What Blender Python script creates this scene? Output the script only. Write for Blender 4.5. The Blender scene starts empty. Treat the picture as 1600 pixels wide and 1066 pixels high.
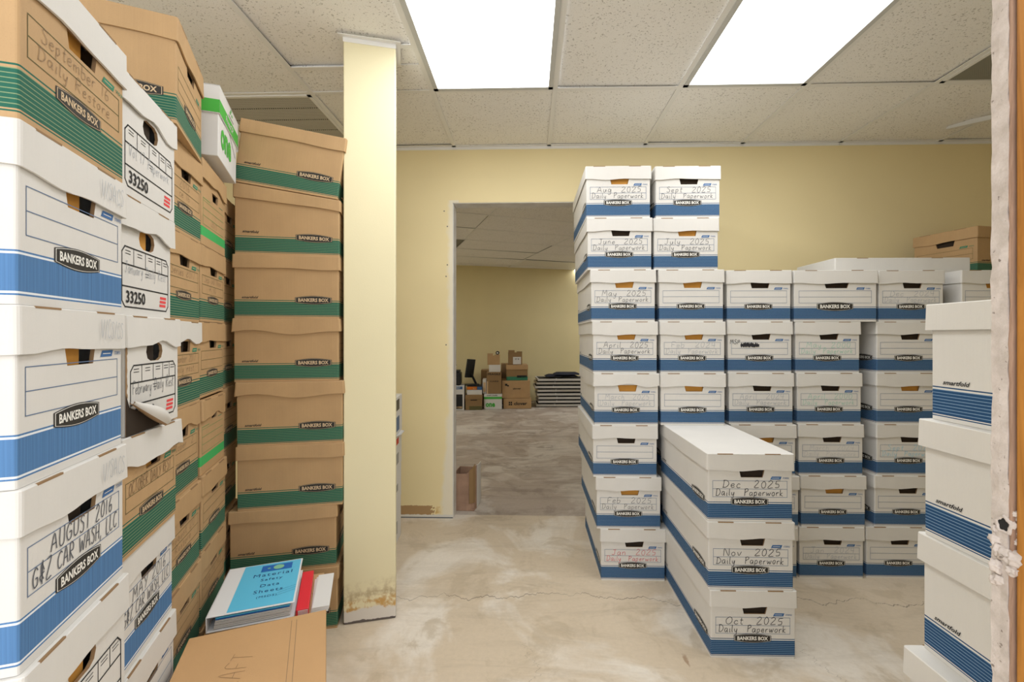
import bpy, bmesh, math, random
from mathutils import Vector, Matrix
random.seed(7)
S = bpy.context.scene
COL = S.collection
PI = math.pi
R = math.radians

# ---------------------------------------------------------------- camera
F_PX, YAW, CAM_H = 711.0, math.atan(20/711.0), 1.176
cd = bpy.data.cameras.new('camera'); cam = bpy.data.objects.new('camera', cd); COL.objects.link(cam)
cd.sensor_width = 36.0; cd.lens = F_PX/1600*36; cd.clip_start = .02
cd.shift_x = -6/1600; cd.shift_y = -8/1600
cam.location = (0, 0, CAM_H); cam.rotation_euler = (R(90), 0, YAW)
S.camera = cam
S.view_settings.view_transform = 'Standard'; S.view_settings.look = 'None'
S.view_settings.exposure = 0.41; S.view_settings.gamma = 1.0; S.view_settings.use_curve_mapping = False
# ---------------------------------------------------------------- world (even ambient fill from behind the camera, added to brighten the room)
w = bpy.data.worlds.new('world'); S.world = w; w.use_nodes = True
bgn = w.node_tree.nodes['Background']; bgn.inputs[0].default_value = (.975, .985, 1, 1); bgn.inputs[1].default_value = 1.65
LAMP = 6.8          # radiance of the lit ceiling diffusers
FILL_BACK = 17.0  # radiance of the added, unseen fill lights in the back room

def ray(px, py):
    cx = (px-806)/F_PX; cz = (525-py)/F_PX
    return Vector((cx*math.cos(YAW)-math.sin(YAW), cx*math.sin(YAW)+math.cos(YAW), cz))
def atY(px, py, Y):
    r = ray(px, py); s = Y/r.y; return Vector((r.x*s, Y, CAM_H+r.z*s))

# ---------------------------------------------------------------- materials
def lin(c): return tuple(((v/255)/12.92 if v/255 <= .04045 else ((v/255+.055)/1.055)**2.4) for v in c)
class NT:
    def __init__(s, name):
        s.m = bpy.data.materials.new(name); s.m.use_nodes = True; s.t = s.m.node_tree; s.N = s.t.nodes; s.b = s.N['Principled BSDF']
        s.b.inputs['Roughness'].default_value = .8; s.b.inputs['Specular IOR Level'].default_value = .25
    def n(s, ty, **k):
        x = s.N.new(ty)
        for a, v in k.items(): setattr(x, a, v)
        return x
    def link(s, a, b): s.t.links.new(a, b)
    def setv(s, i, v):
        if hasattr(v, 'is_output'): s.link(v, i)
        else: i.default_value = v
    def math(s, op, a, b=0.0, c=None):
        x = s.n('ShaderNodeMath', operation=op); s.setv(x.inputs[0], a); s.setv(x.inputs[1], b)
        if c is not None: s.setv(x.inputs[2], c)
        return x.outputs[0]
    def coord(s):
        tc = s.n('ShaderNodeTexCoord'); sp = s.n('ShaderNodeSeparateXYZ'); s.link(tc.outputs['Object'], sp.inputs[0])
        return tc.outputs['Object'], sp.outputs
    def noise(s, vec, scale, detail=3, rough=.5, mapping=None, dist=0):
        if mapping:
            mp = s.n('ShaderNodeMapping'); mp.inputs['Scale'].default_value = mapping; s.link(vec, mp.inputs[0]); vec = mp.outputs[0]
        x = s.n('ShaderNodeTexNoise'); x.inputs['Scale'].default_value = scale; x.inputs['Detail'].default_value = detail
        x.inputs['Roughness'].default_value = rough; x.inputs['Distortion'].default_value = dist
        s.link(vec, x.inputs['Vector']); return x.outputs['Fac']
    def mr(s, v, a, b, c=0., d=1.):
        x = s.n('ShaderNodeMapRange'); s.setv(x.inputs[0], v)
        for i, q in enumerate((a, b, c, d)): x.inputs[i+1].default_value = q
        return x.outputs[0]
    def mix(s, f, a, b, mode='MIX'):
        x = s.n('ShaderNodeMix', data_type='RGBA', blend_type=mode); s.setv(x.inputs[0], f)
        for i, v in ((6, a), (7, b)):
            if hasattr(v, 'is_output'): s.link(v, x.inputs[i])
            else: x.inputs[i].default_value = (*v[:3], 1)
        return x.outputs[2]
    def color(s, v):
        if hasattr(v, 'is_output'): s.link(v, s.b.inputs['Base Color'])
        else: s.b.inputs['Base Color'].default_value = (*v[:3], 1)
    def bump(s, h, strength=.2, dist=.01):
        x = s.n('ShaderNodeBump'); x.inputs['Strength'].default_value = strength; x.inputs['Distance'].default_value = dist
        s.link(h, x.inputs['Height']); s.link(x.outputs[0], s.b.inputs['Normal'])
    def between(s, v, a, b): return s.math('MULTIPLY', s.math('GREATER_THAN', v, a), s.math('LESS_THAN', v, b))

WHITE = (.69, .67, .63); KRAFT = (.50, .325, .165); NAVY = (.018, .070, .170); BLUE = (.07, .165, .33); GREEN = (.020, .120, .080)
MAT = {}
def plain(name, c, rough=.8, mottled=0.0, metal=0, spec=.25):
    t = NT(name); t.b.inputs['Roughness'].default_value = rough; t.b.inputs['Metallic'].default_value = metal
    t.b.inputs['Specular IOR Level'].default_value = spec
    if mottled:
        v, _ = t.coord(); f = t.noise(v, 14, 4); t.color(t.mix(t.mr(f, .3, .7), [x*(1-mottled) for x in c], [min(1, x*(1+mottled)) for x in c]))
    else: t.color(c)
    MAT[name] = t.m; return t.m
def card(name, base, band=None, kind=None, light=None):
    """corrugated board printed with a striped band low on the sides"""
    t = NT(name); v, xyz = t.coord(); z = xyz[2]
    f = t.noise(v, 9, 4); g = t.noise(v, 1, 3, .6, (160, 160, 6)); sp = t.noise(v, 420, 2)
    k = 1.0 if base is KRAFT else .35
    c = t.mix(t.mr(f, .3, .7), [x*(1-.07*k) for x in base], [x*(1+.05*k) for x in base])
    c = t.mix(t.math('MULTIPLY', t.mr(g, .35, .7), .12*k), c, [x*.72 for x in base])
    c = t.mix(t.math('MULTIPLY', t.mr(sp, .55, .75), .18*k), c, [x*.6 for x in base])
    if kind == 'fine':      # eight lines inside the band, one thin line above and under it
        z0, z1 = .013, .066
        fr = t.math('FRACT', t.math('DIVIDE', t.math('SUBTRACT', z, z0), (z1-z0)/8))
        core = t.math('MULTIPLY', t.between(z, z0, z1), t.math('LESS_THAN', fr, .80))
        inb = t.between(z, z0, z1)
        lw = t.mix(t.math('LESS_THAN', fr, .80), light, band)
        c = t.mix(inb, c, lw)
        edge = t.math('MAXIMUM', t.between(z, z1+.0035, z1+.0062), t.between(z, z0-.0045, z0-.0022))
        c = t.mix(edge, c, band)
    elif kind == 'plainband':
        c = t.mix(t.between(z, .012, .072), c, t.mix(t.mr(t.noise(v, 1, 3, .6, (300, 300, 3)), .35, .65), band, [x*1.35 for x in band]))
        c = t.mix(t.math('MAXIMUM', t.between(z, .0145, .0175), t.between(z, .0665, .0695)), c, (.75, .78, .8))
    elif kind == 'wedge':
        c = t.mix(t.between(z, .028, .058), c, band)
    t.color(c)
    hb = t.noise(v, 1, 2, .5, (260, 260, 5)); t.bump(hb, .12, .002)
    t.b.inputs['Roughness'].default_value = .75
    MAT[name] = t.m; return t.m
card('board_blue_fine', WHITE, NAVY, 'fine', (.22, .35, .50))
card('board_blue_plain', WHITE, BLUE, 'plainband')
card('board_white', WHITE)
card('board_kraft', KRAFT)
card('board_green_fine', KRAFT, GREEN, 'fine', (.22, .30, .16))
card('board_green_wedge', KRAFT, (.06, .42, .12), 'wedge')
card('board_carton', (.57, .345, .165))
card('board_dark_kraft', (.30, .19, .09))
plain('raw_edge', (.30, .19, .10), .9)
plain('folder_orange', (.62, .30, .06), .7, .1)
plain('folder_dark', (.035, .024, .016), .9)  # near-black standing in for shade inside hand holes and the torn box
plain('print_line_blue', (.13, .19, .30)); plain('print_line_olive', (.13, .12, .05)); plain('print_line_green', (.10, .32, .10)); plain('print_black', (.03, .03, .03))
plain('logo_black', (.035, .032, .028), .6); plain('logo_white', (.82, .80, .74)); plain('logo_kraft', (.62, .47, .30))
plain('badge_blue', (.06, .15, .34)); plain('badge_green', (.05, .22, .13)); plain('badge_red', (.75, .08, .08))
plain('ink_black', (.03, .03, .035)); plain('ink_grey', (.10, .105, .12)); plain('ink_faint', (.42, .44, .47)); plain('ink_red', (.62, .02, .05))
plain('ink_green', (.30, .58, .46)); plain('ink_cyan', (.28, .60, .74)); plain('ink_brown', (.20, .13, .07)); plain('ink_pencil', (.28, .19, .11))
plain('paper_white', (.72, .71, .69), .6); plain('paper_green', (.08, .47, .07), .5)
plain('metal_white', (.84, .835, .815), .45); plain('frame_grey', (.58, .59, .58), .4)
plain('plenum_black', (.02, .02, .02))
plain('binder_vinyl', (.80, .81, .82), .3, spec=.5); plain('binder_sheet', (.12, .56, .82), .35, spec=.5); plain('sheet_blue', (.02, .15, .50), .4)
plain('binder_ring', (.5, .5, .5), .25, metal=1); plain('binder_red', (.78, .03, .05), .35, spec=.5); plain('ink_navy', (.02, .06, .20)); plain('planet_green', (.25, .55, .35))
plain('plastic_black', (.022, .024, .026), .45); plain('plastic_grey', (.30, .30, .29), .5); plain('screw_steel', (.20, .18, .16), .5, metal=.3)
plain('cloth_dark', (.02, .022, .035), .9); plain('orange_print', (.70, .20, .03)); plain('tan_print', (.7, .5, .3)); plain('panel_white', (.62, .61, .57), .5)
plain('paper_brown', (.36, .23, .16), .9, .15); plain('aluminium', (.72, .72, .70), .35, metal=.2)
plain('red_print', (.62, .07, .04))

# wall paint: pale yellow with orange-peel; optional patches near the doorway and the floor
def wall_mat(name, base, patches=None):
    t = NT(name); v, xyz = t.coord()
    c = t.mix(t.mr(t.noise(v, 1.3, 3), .3, .7), [x*.95 for x in base], [min(1, x*1.03) for x in base])
    X, Z = xyz[0], xyz[2]
    if patches == 'door':
        nz = t.noise(v, 14, 4, .6); nb = t.noise(v, 60, 2)
        e = t.math('ADD', X, t.math('MULTIPLY', t.math('SUBTRACT', nz, .5), .05))
        low = t.math('MULTIPLY', t.mr(Z, .0, .7, .05, .0), 1.0)
        m = t.math('MULTIPLY', t.mr(t.math('ADD', e, low), -.530, -.505), t.math('MULTIPLY', t.math('LESS_THAN', X, -.45), t.math('LESS_THAN', Z, 2.05)))
        c = t.mix(t.math('MULTIPLY', m, .7), c, (.84, .80, .70))
        # strip where a baseboard was pulled off
        zz = t.math('ADD', Z, t.math('MULTIPLY', t.math('SUBTRACT', nb, .5), .012))
        xx = t.math('ADD', X, t.math('MULTIPLY', t.math('SUBTRACT', nb, .5), .10))
        st = t.math('MULTIPLY', t.between(zz, .022, .080), t.math('LESS_THAN', xx, -.62))
        c = t.mix(st, c, (.42, .27, .13))
        st2 = t.math('MULTIPLY', t.between(zz, .03, .075), t.between(xx, -.60, -.565))
        c = t.mix(t.math('MULTIPLY', st2, t.mr(nz, .4, .6)), c, (.62, .38, .10))
        c = t.mix(t.math('LESS_THAN', zz, .022), c, (.72, .70, .64))
        c = t.mix(t.math('LESS_THAN', Z, .007), c, (.12, .13, .14))
    if patches == 'pillar':
        nz = t.noise(v, 22, 5, .65); nb = t.noise(v, 9, 3)
        zz = t.math('ADD', t.math('ADD', Z, t.math('MULTIPLY', t.math('SUBTRACT', nb, .5), .05)), t.math('MULTIPLY', X, -.06))
        c = t.mix(t.math('MULTIPLY', t.mr(zz, .17, .10), t.mr(nz, .45, .62)), c, (.48, .38, .22))
        c = t.mix(t.math('MULTIPLY', t.math('MULTIPLY', t.mr(zz, .100, .080), t.mr(nz, .44, .56)), .85), c, (.60, .34, .10))
        c = t.mix(t.mr(t.math('ADD', zz, t.math('MULTIPLY', t.math('SUBTRACT', nz, .5), .04)), .055, .048), c, (.72, .68, .62))
        c = t.mix(t.math('LESS_THAN', Z, t.math('MULTIPLY', nz, .02)), c, (.14, .12, .11))
    t.color(c); t.b.inputs['Roughness'].default_value = .6
    t.bump(t.noise(v, 170, 2), .10, .002)
    MAT[name] = t.m; return t.m
YEL = (.86, .735, .43)
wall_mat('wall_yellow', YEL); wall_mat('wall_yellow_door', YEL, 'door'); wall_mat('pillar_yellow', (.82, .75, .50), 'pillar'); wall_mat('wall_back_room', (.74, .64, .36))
plain('jamb_white', (.74, .72, .68), .85, .1)

def ceil_mat():
    t = NT('ceiling_tile'); v, xyz = t.coord()
    a = t.noise(v, 105, 2, .6); b = t.noise(v, 240, 2, .7); reg = t.noise(v, 7, 2)
    thr = t.mr(reg, .3, .7, .66, .61)
    m1 = t.math('GREATER_THAN', a, thr)
    m2 = t.math('GREATER_THAN', b, .65)
    m = t.math('MAXIMUM', t.math('MULTIPLY', m1, .75), t.math('MULTIPLY', m2, .6))
    c = t.mix(m, (.915, .90, .875), (.42, .40, .37)); t.color(c); t.b.inputs['Roughness'].default_value = .95
    t.bump(t.math('SUBTRACT', 1.0, m), .4, .003); MAT['ceiling_tile'] = t.m
ceil_mat()

def floor_mat(name, base, light, dark, crack):
    t = NT(name); v, xyz = t.coord(); X, Y = xyz[0], xyz[1]
    a = t.noise(v, 1.7, 5, .6, dist=.8); b = t.noise(v, 4.5, 5, .65, dist=.6); d = t.noise(v, 55, 4, .7); e = t.noise(v, .9, 3, .5, dist=1.2)
    c = t.mix(t.mr(a, .50, .60), base, light)
    c = t.mix(t.math('MULTIPLY', t.mr(b, .54, .62), .55), c, dark)
    c = t.mix(t.math('MULTIPLY', t.mr(e, .56, .60), .5), c, [x*1.06 for x in light])
    c = t.mix(t.math('MULTIPLY', t.mr(d, .3, .75), .16), c, [x*.55 for x in dark])
    sw = t.noise(v, 1.2, 6, .72, (1.0, 5.0, 1.0), 1.8)
    c = t.mix(t.math('MULTIPLY', t.mr(sw, .50, .62), .36 if not crack else .16), c, [x*.62 for x in dark])
    if crack:
        n1 = t.math('MULTIPLY', t.math('SUBTRACT', t.noise(v, 2.2, 6, .65, (1, .01, .01)), .5), .45)
        dist = t.math('ABSOLUTE', t.math('SUBTRACT', t.math('ADD', Y, n1), 2.05))
        wd = t.mr(t.noise(v, 6, 3), .35, .65, .0008, .0032)
        c = t.mix(t.math('MULTIPLY', t.math('LESS_THAN', dist, wd), .75), c, (.16, .13, .10))
        n2 = t.math('MULTIPLY', t.math('SUBTRACT', t.noise(v, 2.6, 6, .7, (.01, 1, .01)), .5), .6)
        for x0, y0, y1 in ((1.02, .9, 2.1), (-.02, .9, 1.75)):
            dd = t.math('ABSOLUTE', t.math('SUBTRACT', t.math('ADD', X, n2), x0))
            m = t.math('MULTIPLY', t.math('LESS_THAN', dd, .0013), t.between(Y, y0, y1))
            c = t.mix(t.math('MULTIPLY', m, .4), c, (.2, .16, .12))
        # rust mark
        rx = t.math('ADD', t.math('SUBTRACT', X, .575), t.math('MULTIPLY', t.math('SUBTRACT', t.noise(v, 20, 3), .5), .05)); ry = t.math('SUBTRACT', Y, 1.665)
        rr = t.math('ADD', t.math('MULTIPLY', rx, t.math('MULTIPLY', rx, 9000)), t.math('MULTIPLY', ry, t.math('MULTIPLY', ry, 700)))
        c = t.mix(t.math('MULTIPLY', t.mr(rr, 1.0, .2), .6), c, (.25, .12, .05))
    t.color(c); t.b.inputs['Roughness'].default_value = .55; t.b.inputs['Specular IOR Level'].default_value = .3
    t.bump(t.noise(v, 30, 5, .7), .12, .004); MAT[name] = t.m
floor_mat('concrete', (.66, .555, .42), (.80, .735, .64), (.52, .425, .30), True)
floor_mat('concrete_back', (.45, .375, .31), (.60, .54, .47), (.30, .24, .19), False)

def wood_mat():
    t = NT('stud_wood'); v, xyz = t.coord()
    a = t.noise(v, 6, 4, .6, (14, 14, 1.2), 1.5)
    t.color(t.mix(t.mr(a, .3, .7), (.50, .22, .045), (.30, .12, .02))); t.b.inputs['Roughness'].default_value = .6; MAT['stud_wood'] = t.m
wood_mat()
def gyp_mat():
    t = NT('gypsum'); v, xyz = t.coord()
    a = t.noise(v, 60, 5, .7); b = t.noise(v, 200, 3)
    c = t.mix(t.mr(a, .35, .7), (.60, .53, .48), (.44, .38, .33)); c = t.mix(t.mr(b, .66, .72), c, (.22, .18, .15))
    t.color(c); t.bump(a, .5, .003); t.b.inputs['Roughness'].default_value = .95; MAT['gypsum'] = t.m
gyp_mat()
def vent_mat(name, c0, c1):
    t = NT(name); v, xyz = t.coord()
    f = t.math('FRACT', t.math('MULTIPLY', xyz[1], 110)); g = t.math('FRACT', t.math('MULTIPLY', xyz[0], 110))
    m = t.math('MULTIPLY', t.between(f, .25, .75), t.between(g, .25, .75))
    t.color(t.mix(m, c0, c1)); MAT[name] = t.m
vent_mat('vent_perforated', (.55, .53, .47), (.20, .19, .16)); vent_mat('vent_dark', (.30, .29, .24), (.12, .12, .09))

def lamp_mat(name, strength):
    t = NT(name); v, xyz = t.coord(); x = xyz[0]; y = xyz[1]
    # two fluorescent tubes glow through the diffuser
    def tube(x0):
        d = t.math('DIVIDE', t.math('SUBTRACT', x, x0), .075); return t.math('POWER', 2.718, t.math('MULTIPLY', t.math('MULTIPLY', d, d), -1.0))
    s = t.math('ADD', tube(-.12), tube(.12))
    endf = t.mr(t.math('ABSOLUTE', y), .60, .50, 0., 1.)
    k = t.math('ADD', .55, t.math('MULTIPLY', t.math('MULTIPLY', s, endf), .75))
    em = t.n('ShaderNodeEmission'); em.inputs[0].default_value = (.965, .98, 1, 1); t.link(t.math('MULTIPLY', k, strength), em.inputs[1])
    t.link(em.outputs[0], t.N['Material Output'].inputs['Surface']); MAT[name] = t.m
lamp_mat('diffuser_lit', LAMP); lamp_mat('fill_diffuser', FILL_BACK); 
plain('diffuser_off', (.78, .76, .72), .4)

# ---------------------------------------------------------------- mesh builder
class MB:
    def __init__(s): s.v = []; s.f = []; s.m = []; s.mats = []
    def mi(s, name):
        if name not in s.mats: s.mats.append(name)
        return s.mats.index(name)
    def face(s, pts, mat):
        i = len(s.v); s.v += [tuple(p) for p in pts]; s.f.append(tuple(range(i, i+len(pts)))); s.m.append(s.mi(mat))
    def raw(s, vs, fs, mat):
        i = len(s.v); s.v += [tuple(p) for p in vs]; k = s.mi(mat)
        for f in fs: s.f.append(tuple(i+j for j in f)); s.m.append(k)
    def box(s, a, b, mat, xf=None):
        (x0, y0, z0), (x1, y1, z1) = a, b
        vs = [(x0,y0,z0),(x1,y0,z0),(x1,y1,z0),(x0,y1,z0),(x0,y0,z1),(x1,y0,z1),(x1,y1,z1),(x0,y1,z1)]
        if xf: vs = [tuple(xf @ Vector(p)) for p in vs]
        s.raw(vs, [(0,3,2,1),(4,5,6,7),(0,1,5,4),(1,2,6,5),(2,3,7,6),(3,0,4,7)], mat)
    def rbox(s, a, b, mat, r=.003, xf=None):
        """box with chamfered edges"""
        bm = bmesh.new(); bmesh.ops.create_cube(bm, size=1)
        for v in bm.verts: v.co = Vector([(a[i]+b[i])/2 + v.co[i]*(b[i]-a[i]) for i in range(3)])
        bmesh.ops.bevel(bm, geom=bm.edges[:], offset=r, segments=2, affect='EDGES', profile=.5)
        vs = [v.co.copy() for v in bm.verts]
        if xf: vs = [xf @ p for p in vs]
        bm.verts.index_update(); fs = [[v.index for v in f.verts] for f in bm.faces]; bm.free(); s.raw(vs, fs, mat)
    def cyl(s, p0, p1, r, mat, n=16, r1=None):
        p0, p1 = Vector(p0), Vector(p1); d = (p1-p0).normalized(); u = d.orthogonal().normalized(); w_ = d.cross(u); r1 = r if r1 is None else r1
        A = [p0+(u*math.cos(2*PI*i/n)+w_*math.sin(2*PI*i/n))*r for i in range(n)]; B = [p1+(u*math.cos(2*PI*i/n)+w_*math.sin(2*PI*i/n))*r1 for i in range(n)]
        s.raw(A+B, [(i, (i+1) % n, n+(i+1) % n, n+i) for i in range(n)]+[tuple(range(n))[::-1], tuple(range(n, 2*n))], mat)
    def mesh(s, name, smooth=False):
        me = bpy.data.meshes.new(name); me.from_pydata(s.v, [], s.f)
        for n in s.mats: me.materials.append(MAT[n])
        me.polygons.foreach_set('material_index', s.m)
        if smooth: me.polygons.foreach_set('use_smooth', [True]*len(s.f))
        me.update(); return me
    def build(s, name, parent=None, smooth=False): return link(name, s.mesh(name, smooth), parent)
def link(name, me, parent=None):
    o = bpy.data.objects.new(name, me); COL.objects.link(o)
    if parent is not None: o.parent = parent
    return o
def thing(name, label, cat, loc=(0, 0, 0), rz=0, group=None, tilt=(0, 0)):
    o = bpy.data.objects.new(name, None); o.empty_display_size = .05; COL.objects.link(o)
    o.rotation_mode = 'XYZ'; o.location = loc
    if tilt != (0, 0):
        o.rotation_euler = (Matrix.Rotation(rz, 4, 'Z') @ Matrix.Rotation(tilt[1], 4, 'Y') @ Matrix.Rotation(tilt[0], 4, 'X')).to_euler()
    else: o.rotation_euler = (0, 0, rz)
    o['label'] = label; o['category'] = cat
    if group: o['group'] = group
    return o
def tag(o, label, cat, group=None):
    o['label'] = label; o['category'] = cat
    if group: o['group'] = group
    return o
def struct(name, mb, loc=(0, 0, 0), rz=0, smooth=False):
    o = mb.build(name, None, smooth); o.location = loc; o.rotation_euler = (0, 0, rz); o['kind'] = 'structure'; return o

# ---------------------------------------------------------------- printed type and handwriting
_tc = {}
def type2d(txt, bold=.0, shear=0., space=1.0):
    key = (txt, bold, shear, space)
    if key in _tc: return _tc[key]
    cu = bpy.data.curves.new('type', 'FONT'); cu.body = txt; cu.size = 1; cu.offset = bold; cu.shear = shear; cu.resolution_u = 2; cu.space_character = space; cu.fill_mode = 'FRONT'
    ob = bpy.data.objects.new('type', cu); COL.objects.link(ob)
    dg = bpy.context.evaluated_depsgraph_get(); me = bpy.data.meshes.new_from_object(ob.evaluated_get(dg))
    vs = [(v.co.x, v.co.y) for v in me.vertices]; fs = [tuple(p.vertices) for p in me.polygons]
    bpy.data.objects.remove(ob); bpy.data.curves.remove(cu); bpy.data.meshes.remove(me)
    xs = [p[0] for p in vs]; ys = [p[1] for p in vs]; x0, x1, y0, y1 = min(xs), max(xs), min(ys), max(ys)
    vs = [((x-x0)/(x1-x0)-.5, (y-y0)/(y1-y0)-.5) for x, y in vs]
    _tc[key] = (vs, fs, (x1-x0)/(y1-y0)); return _tc[key]
def put_type(mb, txt, cx, cy, w_, h, mat, P, bold=.0, shear=0., rot=0., lift=.0012, space=1.0):
    vs, fs, asp = type2d(txt, bold, shear, space)
    if w_ is None: w_ = h*asp
    if h is None: h = w_/asp
    c, s_ = math.cos(rot), math.sin(rot)
    mb.raw([P(cx+x*w_*c-y*h*s_, cy+x*w_*s_+y*h*c, lift) for x, y in vs], fs, mat)
G = {}
def gl(ch, adv, *st): G[ch] = (adv, st)
gl('A', .75, [(0,0),(.3,1),(.62,0)], [(.1,.38),(.55,.4)]); gl('B', .7, [(.05,0),(.05,1),(.4,.95),(.42,.6),(.08,.53),(.5,.45),(.48,.05),(.05,0)])
gl('C', .7, [(.58,.85),(.35,1),(.05,.6),(.12,.1),(.4,0),(.6,.15)]); gl('D', .75, [(.08,0),(.1,1)], [(-.02,.95),(.4,.95),(.65,.5),(.4,.04),(0,0)])
gl('E', .62, [(.5,1),(.05,1),(.05,0),(.52,0)], [(.05,.52),(.42,.52)]); gl('F', .6, [(.55,1),(.05,1),(.05,0)], [(.05,.5),(.42,.52)])
gl('G', .75, [(.6,.85),(.35,1),(.05,.55),(.2,.02),(.58,.1),(.6,.45),(.35,.45)]); gl('H', .72, [(.05,1),(.05,0)], [(.58,1),(.58,0)], [(.05,.5),(.58,.5)])
gl('I', .35, [(.12,1),(.12,0)]); gl('J', .65, [(.1,.98),(.6,1)], [(.38,1),(.38,.2),(.2,0),(0,.15)]); gl('K', .68, [(.06,1),(.06,0)], [(.55,1),(.08,.45),(.58,0)])
gl('L', .6, [(.08,1),(.05,0),(.52,.02)]); gl('M', .85, [(.03,0),(.12,1),(.38,.4),(.62,1),(.74,0)]); gl('N', .75, [(.05,0),(.08,1),(.58,0),(.6,1)])
gl('O', .78, [(.35,1),(.05,.6),(.12,.1),(.4,0),(.66,.35),(.6,.85),(.35,1)]); gl('P', .65, [(.08,-.02),(.1,1)], [(0,.9),(.42,1),(.52,.7),(.1,.45)])
gl('R', .7, [(.06,0),(.08,1),(.5,.92),(.48,.58),(.1,.5),(.56,0)]); gl('S', .62, [(.52,.88),(.28,1),(.08,.78),(.45,.45),(.45,.08),(.15,0),(.02,.15)])
gl('T', .65, [(0,1),(.62,1)], [(.3,1),(.28,0)]); gl('U', .72, [(.05,1),(.08,.15),(.35,0),(.58,.2),(.6,1)]); gl('V', .68, [(0,1),(.28,0),(.6,1)])
gl('W', .95, [(0,1),(.18,0),(.42,.7),(.62,0),(.86,1)]); gl('X', .65, [(0,1),(.55,0)], [(.55,1),(0,0)]); gl('Y', .65, [(0,1),(.28,.5)], [(.58,1),(.2,0)]); gl('Z', .65, [(.02,1),(.56,1),(0,0),(.6,.02)])
gl('a', .58, [(.42,.5),(.15,.52),(.04,.2),(.2,0),(.42,.3),(.43,.5)], [(.43,.5),(.46,.03),(.55,.02)]); gl('b', .55, [(.06,1),(.06,0),(.4,.05),(.4,.45),(.08,.42)])
gl('c', .5, [(.4,.45),(.2,.52),(.04,.2),(.2,0),(.44,.08)]); gl('d', .58, [(.42,.45),(.12,.5),(.05,.1),(.3,0),(.43,.3),(.45,1)], [(.45,.9),(.45,0)])
gl('e', .5, [(.05,.25),(.38,.32),(.3,.52),(.08,.42),(.06,.1),(.24,0),(.44,.1)]); gl('f', .42, [(.4,.95),(.22,.95),(.18,0)], [(.02,.5),(.36,.5)])
gl('g', .56, [(.42,.45),(.12,.5),(.05,.12),(.3,.05),(.43,.48),(.4,-.35),(.1,-.35)]); gl('h', .55, [(.06,1),(.06,0)], [(.06,.35),(.3,.52),(.42,.35),(.44,0)])
gl('i', .26, [(.1,.5),(.11,0),(.2,.02)], [(.12,.72),(.13,.76)]); gl('j', .3, [(.15,.5),(.12,-.3),(-.05,-.3)], [(.15,.7),(.16,.74)]); gl('k', .52, [(.06,1),(.05,0)], [(.38,.52),(.08,.25),(.44,0)])
gl('l', .28, [(.1,1),(.1,.08),(.22,.02)]); gl('m', .8, [(.05,.5),(.06,0)], [(.06,.35),(.25,.52),(.34,.35),(.34,0)], [(.34,.35),(.54,.52),(.64,.35),(.66,0)])
gl('n', .55, [(.05,.5),(.06,0)], [(.06,.35),(.28,.52),(.4,.35),(.43,0)]); gl('o', .55, [(.24,.52),(.04,.28),(.18,0),(.4,.15),(.38,.45),(.24,.52)]); gl('p', .56, [(.06,.5),(.04,-.4)], [(.05,.4),(.3,.54),(.42,.28),(.25,.0),(.06,.1)])
gl('r', .44, [(.05,.5),(.06,0)], [(.06,.3),(.2,.5),(.38,.48)]); gl('s', .46, [(.36,.48),(.12,.48),(.12,.32),(.34,.2),(.28,0),(.04,.02)]); gl('t', .42, [(.18,.9),(.17,.05),(.34,.02)], [(.02,.58),(.36,.6)])
gl('u', .56, [(.05,.5),(.08,.05),(.3,.02),(.42,.5)], [(.42,.5),(.46,0)]); gl('v', .48, [(.02,.5),(.2,0),(.42,.52)]); gl('w', .72, [(.02,.5),(.16,0),(.32,.4),(.46,0),(.64,.52)]); gl('x', .48, [(.02,.5),(.4,0)], [(.4,.5),(.02,0)])
gl('y', .54, [(.04,.5),(.12,.1),(.34,.12),(.42,.5)], [(.42,.5),(.32,-.4),(.06,-.3)])
gl('0', .62, [(.28,1),(.04,.6),(.12,.05),(.4,.05),(.5,.6),(.28,1)]); gl('1', .35, [(.12,.98),(.13,0)]); gl('2', .65, [(.04,.78),(.25,1),(.48,.75),(.02,.02),(.56,.04)])
gl('3', .6, [(.06,.92),(.4,.95),(.2,.55),(.48,.3),(.25,0),(.02,.1)]); gl('4', .62, [(.1,1),(.05,.45),(.52,.45)], [(.42,1),(.4,0)]); gl('5', .62, [(.14,.95),(.08,.55),(.42,.5),(.42,.08),(.05,.02)], [(.14,.95),(.54,1)])
gl('6', .58, [(.36,1),(.08,.5),(.14,.02),(.42,.1),(.4,.42),(.1,.36)]); gl('7', .58, [(.02,.98),(.48,1),(.18,0)]); gl('8', .58, [(.42,.85),(.2,1),(.08,.78),(.42,.3),(.22,0),(.06,.25),(.42,.85)]); gl('9', .58, [(.42,.8),(.14,.98),(.08,.6),(.38,.6),(.42,.95),(.34,0)])
gl('&', .75, [(.55,.55),(.2,.95),(.2,.5),(.5,.1)], [(.55,.5),(.05,.3),(.3,0)], [(.32,1.1),(.3,-.12)]); gl(',', .3, [(.12,.08),(.04,-.2)]); gl('(', .3, [(.2,1.05),(.05,.5),(.2,-.1)]); gl(')', .3, [(.02,1.05),(.18,.5),(.02,-.1)]); gl('/', .5, [(0,-.05),(.42,1.05)]); gl(' ', .55)
def smooth_line(p, k=4):
    if len(p) < 3: return [Vector(q) for q in p]
    P = [Vector(p[0])]+[Vector(q) for q in p]+[Vector(p[-1])]; out = []
    for i in range(1, len(P)-2):
        for j in range(k):
            t = j/k; a, b, c, d = P[i-1:i+3]
            out.append(.5*((2*b)+(c-a)*t+(2*a-5*b+4*c-d)*t*t+(3*b-a-3*c+d)*t**3))
    out.append(P[-2]); return out
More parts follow.
